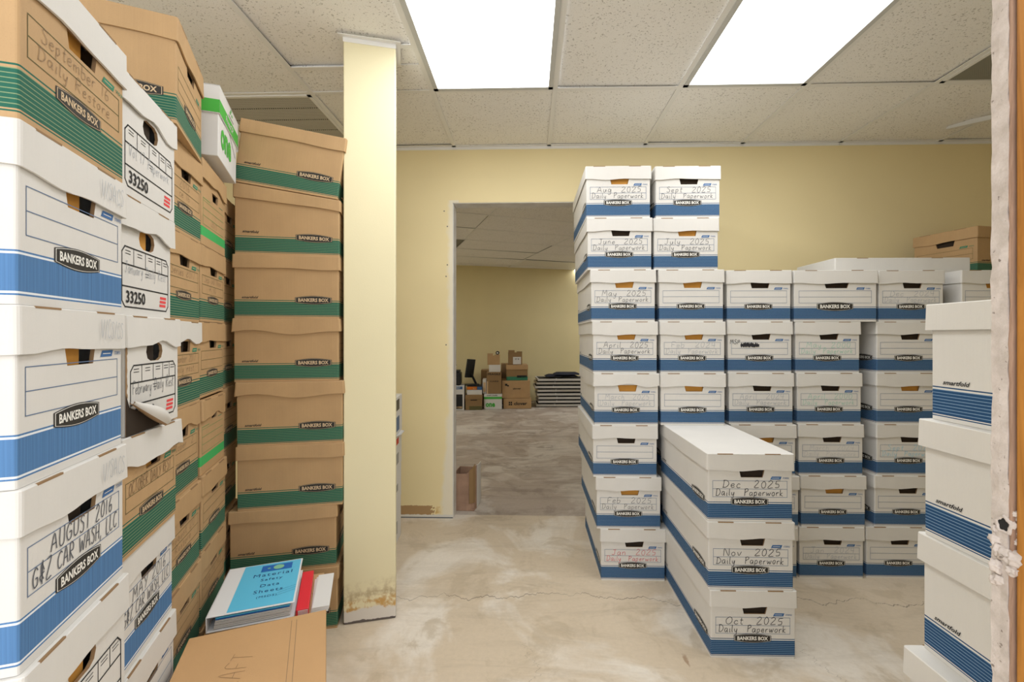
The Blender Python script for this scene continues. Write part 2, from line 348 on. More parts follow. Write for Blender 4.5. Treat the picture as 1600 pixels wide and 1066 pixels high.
def handwrite(mb, txt, cx, cy, w_, h, mat, P, pen=.0011, rot=0., lift=.0009, rng=random, jit=.05):
    if not txt: return
    adv = sum(G[c][0] for c in txt)+.12*len(txt); sx = min(w_/adv, h*1.35) if w_ else h; x = -adv/2
    c, s_ = math.cos(rot), math.sin(rot)
    for ch in txt:
        a, sts = G[ch]; jy = rng.uniform(-jit, jit); k = rng.uniform(.92, 1.08)
        for st in sts:
            pts = [Vector(((x+q[0]+q[1]*.10)*sx, (q[1]*k+jy-.45)*h)) for q in smooth_line([(u+rng.uniform(-.02, .02), v+rng.uniform(-.02, .02)) for u, v in st])]
            L, Rr = [], []
            for i, q in enumerate(pts):
                d = (pts[min(i+1, len(pts)-1)]-pts[max(i-1, 0)]);
                if d.length < 1e-9: d = Vector((1, 0))
                d.normalize(); n = Vector((-d.y, d.x))*pen/2; L.append(q+n); Rr.append(q-n)
            vs = [P(cx+q.x*c-q.y*s_, cy+q.x*s_+q.y*c, lift) for q in L+Rr]; n = len(pts)
            mb.raw(vs, [(i, i+n, i+n+1, i+1) for i in range(n-1)], mat)
        x += a+.12
def line2(mb, a, b, t, mat, P, lift=.0005):
    a, b = Vector(a), Vector(b); d = (b-a).normalized(); n = Vector((-d.y, d.x))*t/2; e = d*t/2
    mb.face([P(q.x, q.y, lift) for q in (a-e+n*-1, b+e-n, b+e+n, a-e+n)], mat)
def logo(mb, cx, cy, w_, P, light='logo_white', txt='BANKERS BOX', k=.27):
    h = w_*k
    def shape(s, dw=0):
        a, b = w_/2*s-dw, h/2*s-dw*.6; n = 12; top = [(-a+2*a*i/n, b*(.60+.40*math.cos((i/n-.5)*PI))) for i in range(n+1)]
        return [(x, y) for x, y in top]+[(x, -y) for x, y in reversed(top)]
    for s, dw, m_, l in ((1, 0, 'logo_black', .0006), (1, .0025, light, .0009), (1, .0040, 'logo_black', .0012)):
        mb.face([P(cx+x, cy+y, l) for x, y in reversed(shape(s, dw))], m_)
    put_type(mb, txt, cx, cy, w_*.82, h*.42, light, P, bold=.03, lift=.0016)

# ---------------------------------------------------------------- file boxes
def ring_pts(W, D, r, nx=6, ny=6, xs=None):
    """rounded rectangle, front side first (y=0, x ascending); corner arcs of 3 points"""
    out = []
    fx = xs if xs else [-W/2+r+(W-2*r)*i/nx for i in range(nx+1)]
    out += [(x, 0.) for x in fx]
    def arc(cx, cy, a0): return [(cx+r*math.cos(a0+PI/2*i/3), cy+r*math.sin(a0+PI/2*i/3)) for i in (1, 2)]
    out += arc(W/2-r, r, -PI/2)
    out += [(W/2, r+(D-2*r)*i/ny) for i in range(ny+1)]
    out += arc(W/2-r, D-r, 0)
    out += [(W/2-r-(W-2*r)*i/nx, D) for i in range(nx+1)]
    out += arc(-W/2+r, D-r, PI/2)
    out += [(-W/2, D-r-(D-2*r)*i/ny) for i in range(ny+1)]
    out += arc(-W/2+r, r, PI)
    return out
H_BODY = .2395
DES = {  # board, line colour, logo light colour, badge, style
 'blue_fine': ('board_blue_fine', 'print_line_blue', 'logo_white', 'badge_blue'),
 'blue_plain': ('board_blue_plain', 'print_line_blue', 'logo_white', 'badge_blue'),
 'green_fine': ('board_green_fine', 'print_line_olive', 'logo_kraft', 'badge_green'),
 'green_wedge': ('board_green_wedge', 'print_line_green', 'logo_kraft', 'badge_green'),
 'number': ('board_white', 'print_black', 'logo_white', 'badge_red')}
_bodies = {}
def warp_fn(W, D, H, warp):
    a, b, c = warp
    return lambda x, y, z: (x, y, z+(z/H)*(a+b*y/D+c*x/W))
def body_mesh(design, W, D, H, warp, no_lid_face=False):
    key = (design, W, D, H, warp)
    if key in _bodies: return _bodies[key]
    board, lc, ll, badge = DES[design]; k = W/.312; mb = MB(); HB = H-.0045
    wf = warp_fn(W, D, HB, warp) if warp else (lambda x, y, z: (x, y, z))
    if design == 'number':
        hx = .0; prof = [(HB-.092, .018), (HB-.086, .032), (HB-.072, .038), (HB-.058, .034), (HB-.052, .020)]
    elif design == 'green_wedge': hx = .01; prof = [(HB-.078, .030*k), (HB-.050, .040*k)]
    else: hx = .006; prof = [(HB-.083, .040*k), (HB-.052, .048*k)]
    levels = [0.0]+[p[0] for p in prof]+[HB]
    hws = [prof[0][1]]+[p[1] for p in prof]+[prof[-1][1]]
    rings = []
    for z, hw in zip(levels, hws):
        r = .004; xs = [-W/2+r, -W/4, hx-hw, hx+hw, W/4+.005, W/2-r]; ri = ring_pts(W, D, r, 5, 3, xs)
        ri = [(x, y) for x, y in ri]; rings.append([wf(x, y, z) for x, y in ri])
    n = len(rings[0]); base = len(mb.v); vs = [p for r_ in rings for p in r_]; fs = []
    for l in range(len(levels)-1):
        for i in range(n):
            if i == 2 and 1 <= l <= len(levels)-3: continue
            j = (i+1) % n; fs.append((l*n+i, l*n+j, (l+1)*n+j, (l+1)*n+i))
    fs.append(tuple(range(n))[::-1])
    mb.raw(vs, fs, board)
    # raw board edge around the hand hole, going inward
    hole = [(hx-p[1], p[0]) for p in prof]+[(hx+p[1], p[0]) for p in reversed(prof)]
    m = len(hole)
    for i in range(m):
        a, b = hole[i], hole[(i+1) % m]
        mb.face([wf(a[0], 0, a[1]), wf(b[0], 0, b[1]), wf(b[0], .006, b[1]), wf(a[0], .006, a[1])], 'raw_edge')
    P = lambda u, v, l: wf(u, -l, v)
    e = W/2
    if design == 'number':
        x0, x1, z0, z1 = -e+.02, e-.018, .018, HB-.098; zc, zb = z1-.036, z0+.042; t = .003
        c = .012
        fr = [(x0+c, z0), (x1-c, z0), (x1, z0+c), (x1, z1-c), (x1-c, z1), (x0+c, z1), (x0, z1-c), (x0, z0+c)]
        for i in range(8): line2(mb, fr[i], fr[(i+1) % 8], t, lc, P)
        line2(mb, (x0, zc), (x1, zc), t, lc, P); line2(mb, (x0, zb), (x1, zb), t, lc, P)
        for q in (.22, .46, .68, .84):
            line2(mb, (x0+(x1-x0)*q, zc), (x0+(x1-x0)*q, z1), t*.6, lc, P)
        for q in (.11, .34, .57, .76, .92):
            for dz in (.008, .014): line2(mb, (x0+(x1-x0)*q-.010, z1-dz), (x0+(x1-x0)*q+.010, z1-dz), .0015, lc, P)
        line2(mb, (-.008, zc-.010), (.008, zc-.010), .0015, lc, P); line2(mb, (-.006, zc-.016), (.006, zc-.016), .0015, lc, P)
        put_type(mb, '33250', x0+.058, (z0+zb)/2, .085, .026, lc, P, bold=.02)
        bx, bz = x1-.030, (z0+zb)/2
        for dz in (-.009, 0, .009): line2(mb, (bx-.014+dz*.2, bz+dz), (bx+.014+dz*.2, bz+dz), .006, badge, P)
    elif design == 'green_wedge':
        x0, x1 = -e+.014, e-.02
        for z in (.066, .094, .118, .142): line2(mb, (x0, z), (x1, z), .0012, lc, P)
        line2(mb, (x0, .066), (x0, .150), .0012, lc, P); line2(mb, (x0, .150), (x0+.07, .150), .0018, lc, P)
        line2(mb, (e-.075, .160), (e-.035, .160), .002, 'badge_green', P)
    else:
        x0, x1, z0, z1 = -e+.018*k, e-.020*k, .090, .149
        if design == 'blue_plain': z0, z1 = .094, .160
        zm = (z0+z1)/2
        for z in (z0, zm, z1): line2(mb, (x0, z), (x1, z), .0014, lc, P)
        line2(mb, (x0, z0), (x0, z1), .0014, lc, P); line2(mb, (x1, z0), (x1, z1), .0014, lc, P)
        bx, bz = e-.062*k, z1+.011
        mb.face([P(bx-.020, bz-.0055, .0006), P(bx+.017, bz-.0055, .0006), P(bx+.021, bz+.0055, .0006), P(bx-.014, bz+.0055, .0006)], badge)
        line2(mb, (bx-.012, bz), (bx+.012, bz), .0012, ll, P, .0009)
        put_type(mb, 'STOR/FILE' if 'blue' in design else '703', bx+.036, bz, .022, .006, badge, P, bold=.01)
    if design in ('blue_fine', 'green_fine'):
        Pm = lambda u, v, l: wf(-W/2-l, -u, v)      # seen from the -X side, u grows towards the front
        Pp = lambda u, v, l: wf(W/2+l, u, v)
        for Ps, lu, tu in ((Pm, -.095, -D+.058), (Pp, D-.095, .058)):
            put_type(mb, 'smartfold', tu, .082, .060, .0095, 'print_black', Ps, bold=.02, shear=.35)
    me = mb.mesh('body'); _bodies[key] = me; return me
_plates = {}
def plate_meshes(design, W, D, H, warp):
    key = (design, W, D, H, warp)
    if key in _plates: return _plates[key]
    ll = DES[design][2]; k = W/.312; wf = warp_fn(W, D, H-.0045, warp) if warp else (lambda x, y, z: (x, y, z)); out = []
    if design in ('blue_fine', 'green_fine', 'blue_plain'):
        mb = MB(); bp = design == 'blue_plain'
        logo(mb, -.002, .078 if bp else .0735, .138*k, lambda u, v, l: wf(u, -l, v), ll, k=.29 if bp else .25); out.append(mb.mesh('brand_plate'))
    if design in ('blue_fine', 'green_fine'):
        for Ps, lu in ((lambda u, v, l: wf(-W/2-l, -u, v), -.095), (lambda u, v, l: wf(W/2+l, u, v), D-.095)):
            mb = MB(); logo(mb, lu, .0735, .138, Ps, ll, k=.25); out.append(mb.mesh('brand_plate'))
    _plates[key] = out; return out
_lids = {}
def lid_mesh(W, D, mat, hl, var, over, warp, H):
    key = (W, D, mat, hl, var, over, warp)
    if key in _lids: return _lids[key]
    rng = random.Random(var*31+5); mb = MB(); W2, D2 = W+2*over, D+2*over; T = .0038
    wf = warp_fn(W, D, H, warp) if warp else (lambda x, y, z: (x, y, z))
    zt = H; amp = .0 if var == 0 else (.0022 if var < 4 else .006)
    ph = [rng.uniform(0, 6.28) for _ in range(6)]
    def ring(inset, z, flare, wob):
        pts = ring_pts(W2-2*inset, D2-2*inset, max(.002, .006-inset), 10, 10); out = []
        for x, y in pts:
            yy = y+inset-over
            cx_, cy_ = x/(W2/2), (yy+over-D2/2)/(D2/2)
            s = 1+flare/(W2/2)*(.5+.5*math.sin(3*cx_+ph[0])*math.sin(2.5*cy_+ph[1]))
            dz = wob*(math.sin(4*cx_+ph[2])+math.sin(3.3*cy_+ph[3])+.6*math.sin(7*cx_+5*cy_+ph[4]))
            out.append(wf(x*s, (yy-D/2)*(1+flare/(D2/2)*(.5+.5*math.cos(3*cy_+ph[5])*math.cos(2*cx_+ph[1])))+D/2, z+dz))
        return out
    fl = .0015 if var < 4 else .003
    rs = [ring(T, zt-hl, fl, amp), ring(0, zt-hl, fl, amp), ring(0, zt-.0015, 0, 0), ring(.0015, zt, 0, 0)]
    inner = ring(T, zt-T, 0, 0)
    n = len(rs[0]); vs = inner+[p for r_ in rs for p in r_]; fs = []
    for l in range(4):
        for i in range(n):
            j = (i+1) % n; f = (l*n+i, (l+1)*n+i, (l+1)*n+j, l*n+j)
            fs.append(tuple(reversed(f)) if l > 0 else tuple(reversed(f)))
    fs.append(tuple(range(4*n, 5*n))); fs.append(tuple(range(n))[::-1])
    mb.raw(vs, fs, mat)
    # fold slots along the front and rear top edges
    for sx in (-.30, .26):
        xc = sx*W; hw = .028
        mb.box((xc-hw, -over-.0004, zt-.0028), (xc+hw, -over+.0030, zt+.0003), 'raw_edge')
        mb.box((xc-hw, D+over-.0030, zt-.0028), (xc+hw, D+over+.0004, zt+.0003), 'raw_edge')
    me = mb.mesh('lid'); _lids[key] = me; return me
_flaps = {}
def file_box(name, label, design, loc, rz, W=.312, D=.60, H=.249, lidmat='board_white', hole='folder_orange', write=(), lidwrite=(), group=None,
             tilt=(0, 0), warp=None, var=1, over=.005, hl=.062, lidtilt=None):
    r = thing(name, label, 'storage box', loc, rz, group, tilt)
    b = link('body', body_mesh(design, W, D, H, warp), r)
    for pm in plate_meshes(design, W, D, H, warp): link('brand_plate', pm, b)
    l = link('lid', lid_mesh(W, D, lidmat, hl, var, over, warp, H-.0006), r)
    if lidtilt:
        tx, ty, tz, dz = lidtilt; me = l.data.copy(); me.transform(Matrix.Translation((0, D/2, dz+H)) @ Matrix.Rotation(tz, 4, 'Z') @ Matrix.Rotation(ty, 4, 'Y') @ Matrix.Rotation(tx, 4, 'X') @ Matrix.Translation((0, -D/2, -H))); l.data = me
    if lidmat == 'board_white' and 'kraft' in DES[design][0] or 'green' in design and lidmat == 'board_white': l['label'] = 'white lid'
    fk = (W, hole)
    if fk not in _flaps:
        mb = MB(); a = .06*W/.312
        mb.box((-a, .011, .10), (a*(.45 if W < .29 else 1), .013, .215), hole); mb.box((-a, .040, .09), (a, .042, .215), 'folder_dark')
        _flaps[fk] = mb.mesh('inner_flap')
    link('inner_flap', _flaps[fk], b)
    wf = warp_fn(W, D, H, warp) if warp else (lambda x, y, z: (x, y, z))
    rng = random.Random(hash(label) % 1000 if False else sum(map(ord, label)))
    if write:
        mb = MB()
        for (txt, cx, cz, w_, h, ink, *ex) in write:
            handwrite(mb, txt, cx, cz, w_, h, ink, lambda u, v, q: wf(u, -q, v), pen=ex[0] if ex else .0013, rng=rng)
        mb.build('handwriting', b)
    if lidwrite:
        mb = MB()
        for (txt, cx, cz, w_, h, ink, *ex) in lidwrite:
            handwrite(mb, txt, cx, cz, w_, h, ink, lambda u, v, q: (u, -over-.0025-q, v), pen=ex[0] if ex else .0013, rng=rng)
        mb.build('handwriting', l)
    return r

# ================================================================ THE ROOM
CEIL = 2.393; YW = 2.92; WT = .12
DX0, DX1, DZ = -.489, .46, 2.035
XL, XR, YF = -2.15, 3.6, .265
mb = MB(); mb.face([(XL-.2, -1.6, 0), (XR+.2, -1.6, 0), (XR+.2, YW+.06, 0), (XL-.2, YW+.06, 0)], 'concrete'); struct('floor', mb)
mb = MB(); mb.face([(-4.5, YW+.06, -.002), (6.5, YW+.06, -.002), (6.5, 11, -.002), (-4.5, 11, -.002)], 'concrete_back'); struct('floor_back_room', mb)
# rear wall with the cased opening left bare
mb = MB()
def wallface(x0, x1, z0, z1): mb.box((x0, YW, z0), (x1, YW+WT, z1), 'wall_yellow_door')
wallface(XL-.1, DX0, 0, CEIL+.15); wallface(DX0, DX1, DZ, CEIL+.15); wallface(DX1, XR+.1, 0, CEIL+.15)
wb = struct('wall_back', mb)
mb = MB(); mb.box((DX0-.001, YW+.004, 0), (DX0+.004, YW+WT-.004, DZ), 'jamb_white'); mb.box((DX0, YW+.004, DZ-.004), (DX1, YW+WT-.004, DZ+.001), 'jamb_white')
mb.box((DX1-.004, YW+.004, 0), (DX1+.001, YW+WT-.004, DZ), 'jamb_white'); struct('trim_1', mb)
for (px, py) in ((694, 330), (699, 354), (699, 414), (697, 432), (697, 539)):
    p = atY(px, py, YW); mb = MB(); mb.cyl((p.x, YW-.0012, p.z), (p.x, YW+.002, p.z), .0045, 'screw_steel', 10); mb.build('screw_head', wb)
mb = MB(); mb.box((XL-.1, -.2, 0), (XL, YW+.02, CEIL+.15), 'wall_yellow'); struct('wall_left', mb)
mb = MB(); mb.box((XR, YF, 0), (XR+.1, YW+.02, CEIL+.15), 'wall_yellow'); struct('wall_right', mb)
GX = atY(1549, 700, .369).x
def y_at(px): r = ray(px, 700); return GX*r.y/r.x
YG, YP, YS_ = y_at(1575), y_at(1581), y_at(1583)
# front wall (the camera looks through its stripped opening)
mb = MB(); mb.box((GX+.045, .369-.0127, 0), (XR+.1, .369, CEIL+.15), 'wall_yellow'); pass
struct('wall_front', mb)
mb = MB()
TL = R(.22)
def edge_strip(mb, x0, x1, y0, y1, mat, rough, seed, zs=120):
    rng = random.Random(seed); rows = []
    for i in range(zs+1):
        z = .55+1.2*i/zs
        n = lambda: rng.uniform(-rough, rough)
        rows.append([(x0+n(), y1+n(), z), (x0+n(), (y0+y1)/2, z), (x0+n(), y0+n(), z), (x1, y0, z), (x1, y1, z)])
    vs = [p for r_ in rows for p in r_]; fs = []
    for i in range(zs):
        for j in range(5): k = (j+1) % 5; fs.append((i*5+j, i*5+k, i*5+5+k, i*5+5+j))
    mb.raw(vs, fs, mat)
edge_strip(mb, GX, .44, YG, .3690, 'gypsum', .0006, 1)
mb.box((GX+.0010, YG, 0), (.44, .3690, .55), 'gypsum'); mb.box((GX+.001, YG, 1.75), (.44, .3690, CEIL), 'gypsum')
o = struct('trim_2', mb)
mb = MB(); edge_strip(mb, GX+.0006, .44, YP, YG-.0002, 'paper_brown', .0004, 3); struct('trim_3', mb)
# torn plug of plaster around a screw hole
mb = MB(); rng = random.Random(4)
def lump(c, r, seed, squash=(1, 1, 1)):
    bm = bmesh.new(); bmesh.ops.create_icosphere(bm, subdivisions=3, radius=1); q = random.Random(seed); ph = [q.uniform(0, 6) for _ in range(6)]
    for v in bm.verts:
        d = v.co; k = 1+.22*math.sin(4*d.x+ph[0])*math.sin(5*d.y+ph[1])+.16*math.sin(9*d.z+ph[2]+3*d.x)+.08*math.sin(17*d.y+ph[3])*math.sin(15*d.z+ph[4])
        v.co = Vector((c[0]+d.x*r*k*squash[0], c[1]+d.y*r*k*squash[1], c[2]+d.z*r*k*squash[2]))
    bm.verts.index_update(); mb.raw([v.co.copy() for v in bm.verts], [[v.index for v in f.verts] for f in bm.faces], 'gypsum'); bm.free()
def zc(py): return CAM_H-(py-525)*.36/711
for (px, py, r, Y) in ((1552, 842, .0035, .366), (1560, 858, .0048, .364), (1572, 868, .005, .358), (1584, 873, .0048, .353), (1594, 880, .0040, .352), (1556, 884, .0045, .364), (1588, 848, .0026, .354), (1590, 834, .0025, .354), (1560, 905, .004, .364), (1551, 905, .0028, .366), (1580, 892, .0036, .354), (1592, 893, .003, .352), (1584, 803, .0018, .354), (1553, 826, .0022, .366), (1588, 812, .0015, .354)):
    p = atY(px, py, Y); lump((p.x+.001, Y, p.z), r, px, (1, 1, 1.2))
p = atY(1570, 820, y_at(1570))
vs = []; fs = []
for i in range(20):       # ragged rim of the hole
    a = 2*PI*i/20; k = 1+.15*math.sin(5*a)
    for rr, dx in ((.0076, .002), (.0062, -.0022), (.0046, -.0012), (.0040, .006)):
        vs.append((p.x+dx, p.y+math.cos(a)*rr*k*.85, p.z+math.sin(a)*rr*k))
for i in range(20):
    for j in range(3): fs.append((i*4+j, ((i+1) % 20)*4+j, ((i+1) % 20)*4+j+1, i*4+j+1))
mb.raw(vs, fs, 'gypsum')
mb.face([(p.x-.0009, p.y+math.cos(2*PI*i/16)*.0045, p.z+math.sin(2*PI*i/16)*.0052) for i in range(16)], 'plenum_black')  # flat black disc painted as the shade down the screw hole
struct('trim_4', mb, smooth=True)
mb = MB(); mb.rbox((GX+.0012, YS_-.089, 0), (GX+.040, YS_-.0004, CEIL), 'stud_wood', .002); tag(mb.build('wall_stud'), 'bare orange-brown wooden stud at the right edge of the doorway', 'stud')

# ceiling: tiles on a T grid
XS = [-.479+.6096*k for k in range(-3, 8)]; YS = [-.187, 1.033, 2.253, YW]
mb = MB(); rng = random.Random(11); TZ = CEIL+.004
LIGHTS = ((0, 'left'), (2, 'right')); light_cols = {3, 5}
def tile(x0, x1, y0, y1, lift=.012):
    q = [rng.uniform(0, lift)*(rng.random() < .55) for _ in range(4)]
    e = .004
    P = [(x0+e, y0+e, TZ+q[0]), (x1-e, y0+e, TZ+q[1]), (x1-e, y1-e, TZ+q[2]), (x0+e, y1-e, TZ+q[3])]
    mb.raw(P+[(a, b, c+.014) for a, b, c in P], [(0, 1, 2, 3), (4, 7, 6, 5), (0, 4, 5, 1), (1, 5, 6, 2), (2, 6, 7, 3), (3, 7, 4, 0)], 'ceiling_tile')
for i in range(len(XS)-1):
    for j in range(3):
        x0, x1, y0, y1 = XS[i], XS[i+1], YS[j], YS[j+1]
        if j == 1 and i in light_cols: continue
        if j == 2 and i == 1: continue                       # return grille
        if j == 1 and i == 7: tile(x0, x1, y0, 1.643); continue
        if j == 1 and i == 2: tile(x0, x1, y0, 2.045); tile(x0, x1, 2.045, y1); continue
        tile(x0, x1, y0, y1)
struct('ceiling', mb)
mb = MB(); mb.box((XL-.1, -.3, CEIL+.12), (XR+.1, YW, CEIL+.125), 'plenum_black'); struct('ceiling_plenum', mb)
mb = MB(); hw = .012
for x in XS: mb.box((x-hw, -.2, CEIL-.001), (x+hw, YW, CEIL+.0025), 'metal_white')
for y in YS[:3]: mb.box((XS[0], y-hw, CEIL-.0005), (XS[-1], y+hw, CEIL+.0028), 'metal_white')
mb.box((XS[2], 2.045-hw, CEIL-.0005), (-.80, 2.045+hw, CEIL+.0028), 'metal_white'); mb.box((-.62, 1.90-hw, CEIL-.0005), (XS[3], 1.90+hw, CEIL+.0028), 'metal_white')
mb.box((XS[8-1], 1.643-hw, CEIL-.0005), (XS[8], 1.643+hw, CEIL+.0028), 'metal_white')
mb.box((XL, YW-.022, CEIL-.001), (XR, YW, CEIL+.0025), 'metal_white'); mb.box((XL, YW-.0015, CEIL-.018), (XR, YW, CEIL), 'metal_white')
struct('trim_5', mb)
for (ix, label) in ((3, 'lit square-edged fluorescent ceiling light above the doorway, left of the two lit lights'), (5, 'lit fluorescent ceiling light above the right-hand box stacks')):
    x0, x1, y0, y1 = XS[ix]+hw, XS[ix+1]-hw, YS[1]+hw, YS[2]-hw
    cx, cy = (x0+x1)/2, (y0+y1)/2; t = thing('ceiling_light', label, 'ceiling light', (cx, cy, CEIL), group='lit ceiling lights')
    a, b = (x1-x0)/2, (y1-y0)/2; fr = .022; mb = MB()
    for (p, q) in (((-a, -b, -.006), (-a+fr, b, .012)), ((a-fr, -b, -.006), (a, b, .012)), ((-a, -b, -.006), (a, -b+fr, .012)), ((-a, b-fr, -.006), (a, b, .012))): mb.box(p, q, 'frame_grey')
    mb.box((-a, -b, .06), (a, b, .062), 'metal_white'); mb.build('frame', t)
    mb = MB(); mb.face([(-a+fr, -b+fr, .000), (-a+fr, b-fr, .000), (a-fr, b-fr, .000), (a-fr, -b+fr, .000)], 'diffuser_lit'); mb.build('diffuser', t)
# grilles
def grille(name, label, x0, x1, y0, y1, mat, slots):
    t = thing(name, label, 'vent', ((x0+x1)/2, (y0+y1)/2, CEIL)); a, b = (x1-x0)/2, (y1-y0)/2; f = .018; mb = MB()
    for (p, q) in (((-a, -b, -.004), (-a+f, b, .01)), ((a-f, -b, -.004), (a, b, .01)), ((-a, -b, -.004), (a, -b+f, .01)), ((-a, b-f, -.004), (a, b, .01))): mb.box(p, q, 'metal_white')
    mb.build('frame', t)
    mb = MB(); mb.face([(-a+f, -b+f, .001), (-a+f, b-f, .001), (a-f, b-f, .001), (a-f, -b+f, .001)], mat); mb.build('perforated_plate', t)
    if slots:
        for k in range(4):
            y = -b+f+(2*b-2*f)*(k+.9)/4.6; m = MB()
            for i in range(46):
                x = -a+.03+(2*a-.06)*i/45; m.box((x-.0022, y-.003, -.0006), (x+.0022, y+.003, .0009), 'plenum_black')
            m.build('slot_row', t)
grille('ceiling_vent', 'white perforated return grille in ceiling beside the pillar', XS[1]+hw, XS[2]-hw, YS[2]+hw, YW-.03, 'vent_perforated', True)
grille('ceiling_vent', 'dark meshed ceiling vent at upper right beside the wooden stud', XS[7]+hw, XS[8]-hw, 1.643+hw, YS[2]-hw, 'vent_dark', False)
# loose grid strip hanging at the right
mb = MB(); a, b = Vector((2.44, 2.73, CEIL-.012)), Vector((2.60, 2.46, CEIL-.045)); d = (b-a); M4 = Matrix.Translation(a) @ d.to_track_quat('X', 'Z').to_matrix().to_4x4()
mb.box((0, -.012, 0), (d.length*1.6, .012, .003), 'metal_white', M4); mb.box((0, -.0015, 0), (d.length*1.6, .0015, .028), 'metal_white', M4)
tag(mb.build('ceiling_strip'), 'white metal strip hanging loose under the ceiling near upper right corner', 'strip')

# pillar
t_p = MB(); PW, PD = .205, .13
t_p.rbox((0, 0, 0), (PW, PD, CEIL+.1), 'pillar_yellow', .004)
prz = R(15)
o = t_p.build('pillar'); o.location = (-.752, 1.828, 0); o.rotation_euler = (0, 0, prz); tag(o, 'pale yellow square pillar with orange glue stain at its foot', 'pillar')
mb = MB(); e = .02
for (p, q) in (((-e, -e, 0), (PW+e, 0, .003)), ((-e, PD, 0), (PW+e, PD+e, .003)), ((-e, 0, 0), (0, PD, .003)), ((PW, 0, 0), (PW+e, PD, .003))): mb.box(p, q, 'metal_white')
for (p, q) in (((-.002, -.002, -.018), (PW+.002, 0, .003)), ((PW, -.002, -.018), (PW+.002, PD, .003))): mb.box(p, q, 'metal_white')
o = mb.build('ceiling_angle'); o.location = (-.752, 1.828, CEIL-.003); o.rotation_euler = (0, 0, prz); o['kind'] = 'structure'; o.name = 'trim_6'

# ================================================================ BOXES ON THE RIGHT
BK, GR, FT, RD, GN, CY = 'ink_black', 'ink_grey', 'ink_faint', 'ink_red', 'ink_green', 'ink_cyan'
def two(a, b, ink, k=1.0, pen=.0016): return ((a, .006, .136, .215*k, .0265, ink, pen), (b, -.002, .1065, .25*k, .0245, ink, pen))
def X_at(px, Y): return atY(px, 525, Y).x
HP = .249
def stack(rows, Y, D, group, rot=0.0, kw=None):
    """rows from the floor up: (lid centre in the photo frame, design, hole, writing, label, extras)"""
    z = 0
    for (px, hole, wr, label, ex) in rows:
        ex = dict(ex); y = Y+ex.pop('dy', 0); w_ = ex.setdefault('W', .3045); d_ = ex.pop('D', D); rz = ex.pop('rz', rot); g = ex.pop('group', group)
        nm = ex.pop('name', 'file_box'); ds = ex.pop('design', 'blue_fine')
        file_box(nm, label, ds, (X_at(px, y), y, z), rz, D=d_, hole=hole, write=wr, group=g, **ex); z += HP
O_, K_ = 'folder_orange', 'folder_dark'
g1 = 'white and blue file boxes in the stacks by the doorway'
stack([
 (989, K_, two('Jan  2025', 'Daily  Paperwork', RD), 'white and blue file box with Jan 2025 in red ink, on the floor', dict(rz=R(0.09), var=1)),
 (982, O_, two('Feb  2025', 'Daily  Paperwork', GR), 'white and blue file box reading Feb 2025, second from floor by doorway', dict(var=2, rz=R(0.18))),
 (976.5, K_, (), 'file box with empty writing lines above the Feb 2025 box by doorway', dict(var=3, rz=R(0.30))),
 (978.5, O_, two('March  2025', 'Daily  Paperwork', FT), 'file box with faint March 2025 writing under the April 2025 box', dict(var=4, rz=R(-0.20))),
 (976.5, O_, two('April  2025', 'Daily  Paperwork', GR), 'white and blue file box reading April 2025 in grey pen', dict(var=2, rz=R(-0.20))),
 (973.5, O_, two('May  2025', 'Daily  Paperwork', GR), 'white and blue file box reading May 2025 in grey pen', dict(var=1, rz=R(-0.20))),
 (968, K_, two('June  2025', 'Daily  Paperwork', GR), 'white and blue file box reading June 2025, left of the July 2025 box', dict(var=3, rz=R(-0.15))),
 (966, O_, two('Aug  2025', 'Daily  Paperwork', GR), 'white and blue file box reading Aug 2025, top of the tall stack at doorway', dict(var=2, rz=R(0.07)))], 2.2, .61, g1)
stack([
 (1080, O_, (), 'floor-level file box hidden behind the three-box Oct Nov Dec stack', dict(dy=.12, D=.5, W=.29)),
 (1080, O_, (), 'file box behind the Oct Nov Dec stack, second from the floor', dict(dy=.12, D=.5, W=.29)),
 (1080, O_, (), 'file box behind the Oct Nov Dec stack, third from the floor', dict(dy=.12, D=.5, W=.29)),
 (1082.5, O_, (), 'blank-lined file box directly behind and above the Dec 2025 box', dict(var=3, rz=R(-0.07))),
 (1082, O_, two('Feb  2024', 'Daily  Paperwork', 'ink_faint'), 'file box with barely visible faint writing, right of the April 2025 box', dict(var=2, rz=R(0.06))),
 (1080, O_, (), 'blank-lined file box with orange hand hole, under the July 2025 box', dict(var=1, rz=R(-0.06))),
 (1071.8, O_, two('July  2025', 'Daily  Paperwork', GR), 'white and blue file box reading July 2025, under the Sept 2025 box', dict(var=2, rz=R(-0.04))),
 (1074.5, K_, two('Sept  2025', 'Daily  Paperwork', GR), 'white and blue file box reading Sept 2025, top right of the tall stacks', dict(var=3, rz=R(0.12)))], 2.21, .6, g1)
g2 = 'white and blue file boxes in the row of stacks along the rear wall'
msp = (('MSP', -.117, .150, .05, .020, BK, .0022),)
stack([
 (1195, O_, (), 'file box on the floor between the Oct 2025 box and the Jan box', dict(var=1)),
 (1197.5, K_, (), 'file box peeping out right of the Nov 2025 box, second from floor', dict(var=2)),
 (1193, O_, (), 'file box behind the Dec 2025 box whose right end shows over its lid', dict(var=2)),
 (1189, K_, two('April  2024', 'Daily  Paperwork', FT), 'file box with faint grey writing under the box with black scribble', dict(var=3, rz=R(0.07))),
 (1187, K_, msp, 'file box with MSP and a black scribble in its writing frame', dict(var=1, rz=R(-0.04))),
 (1185.5, K_, (), 'blank-lined file box with dark hand hole, on top of the box marked MSP', dict(var=3))], 2.235, .6, g2)
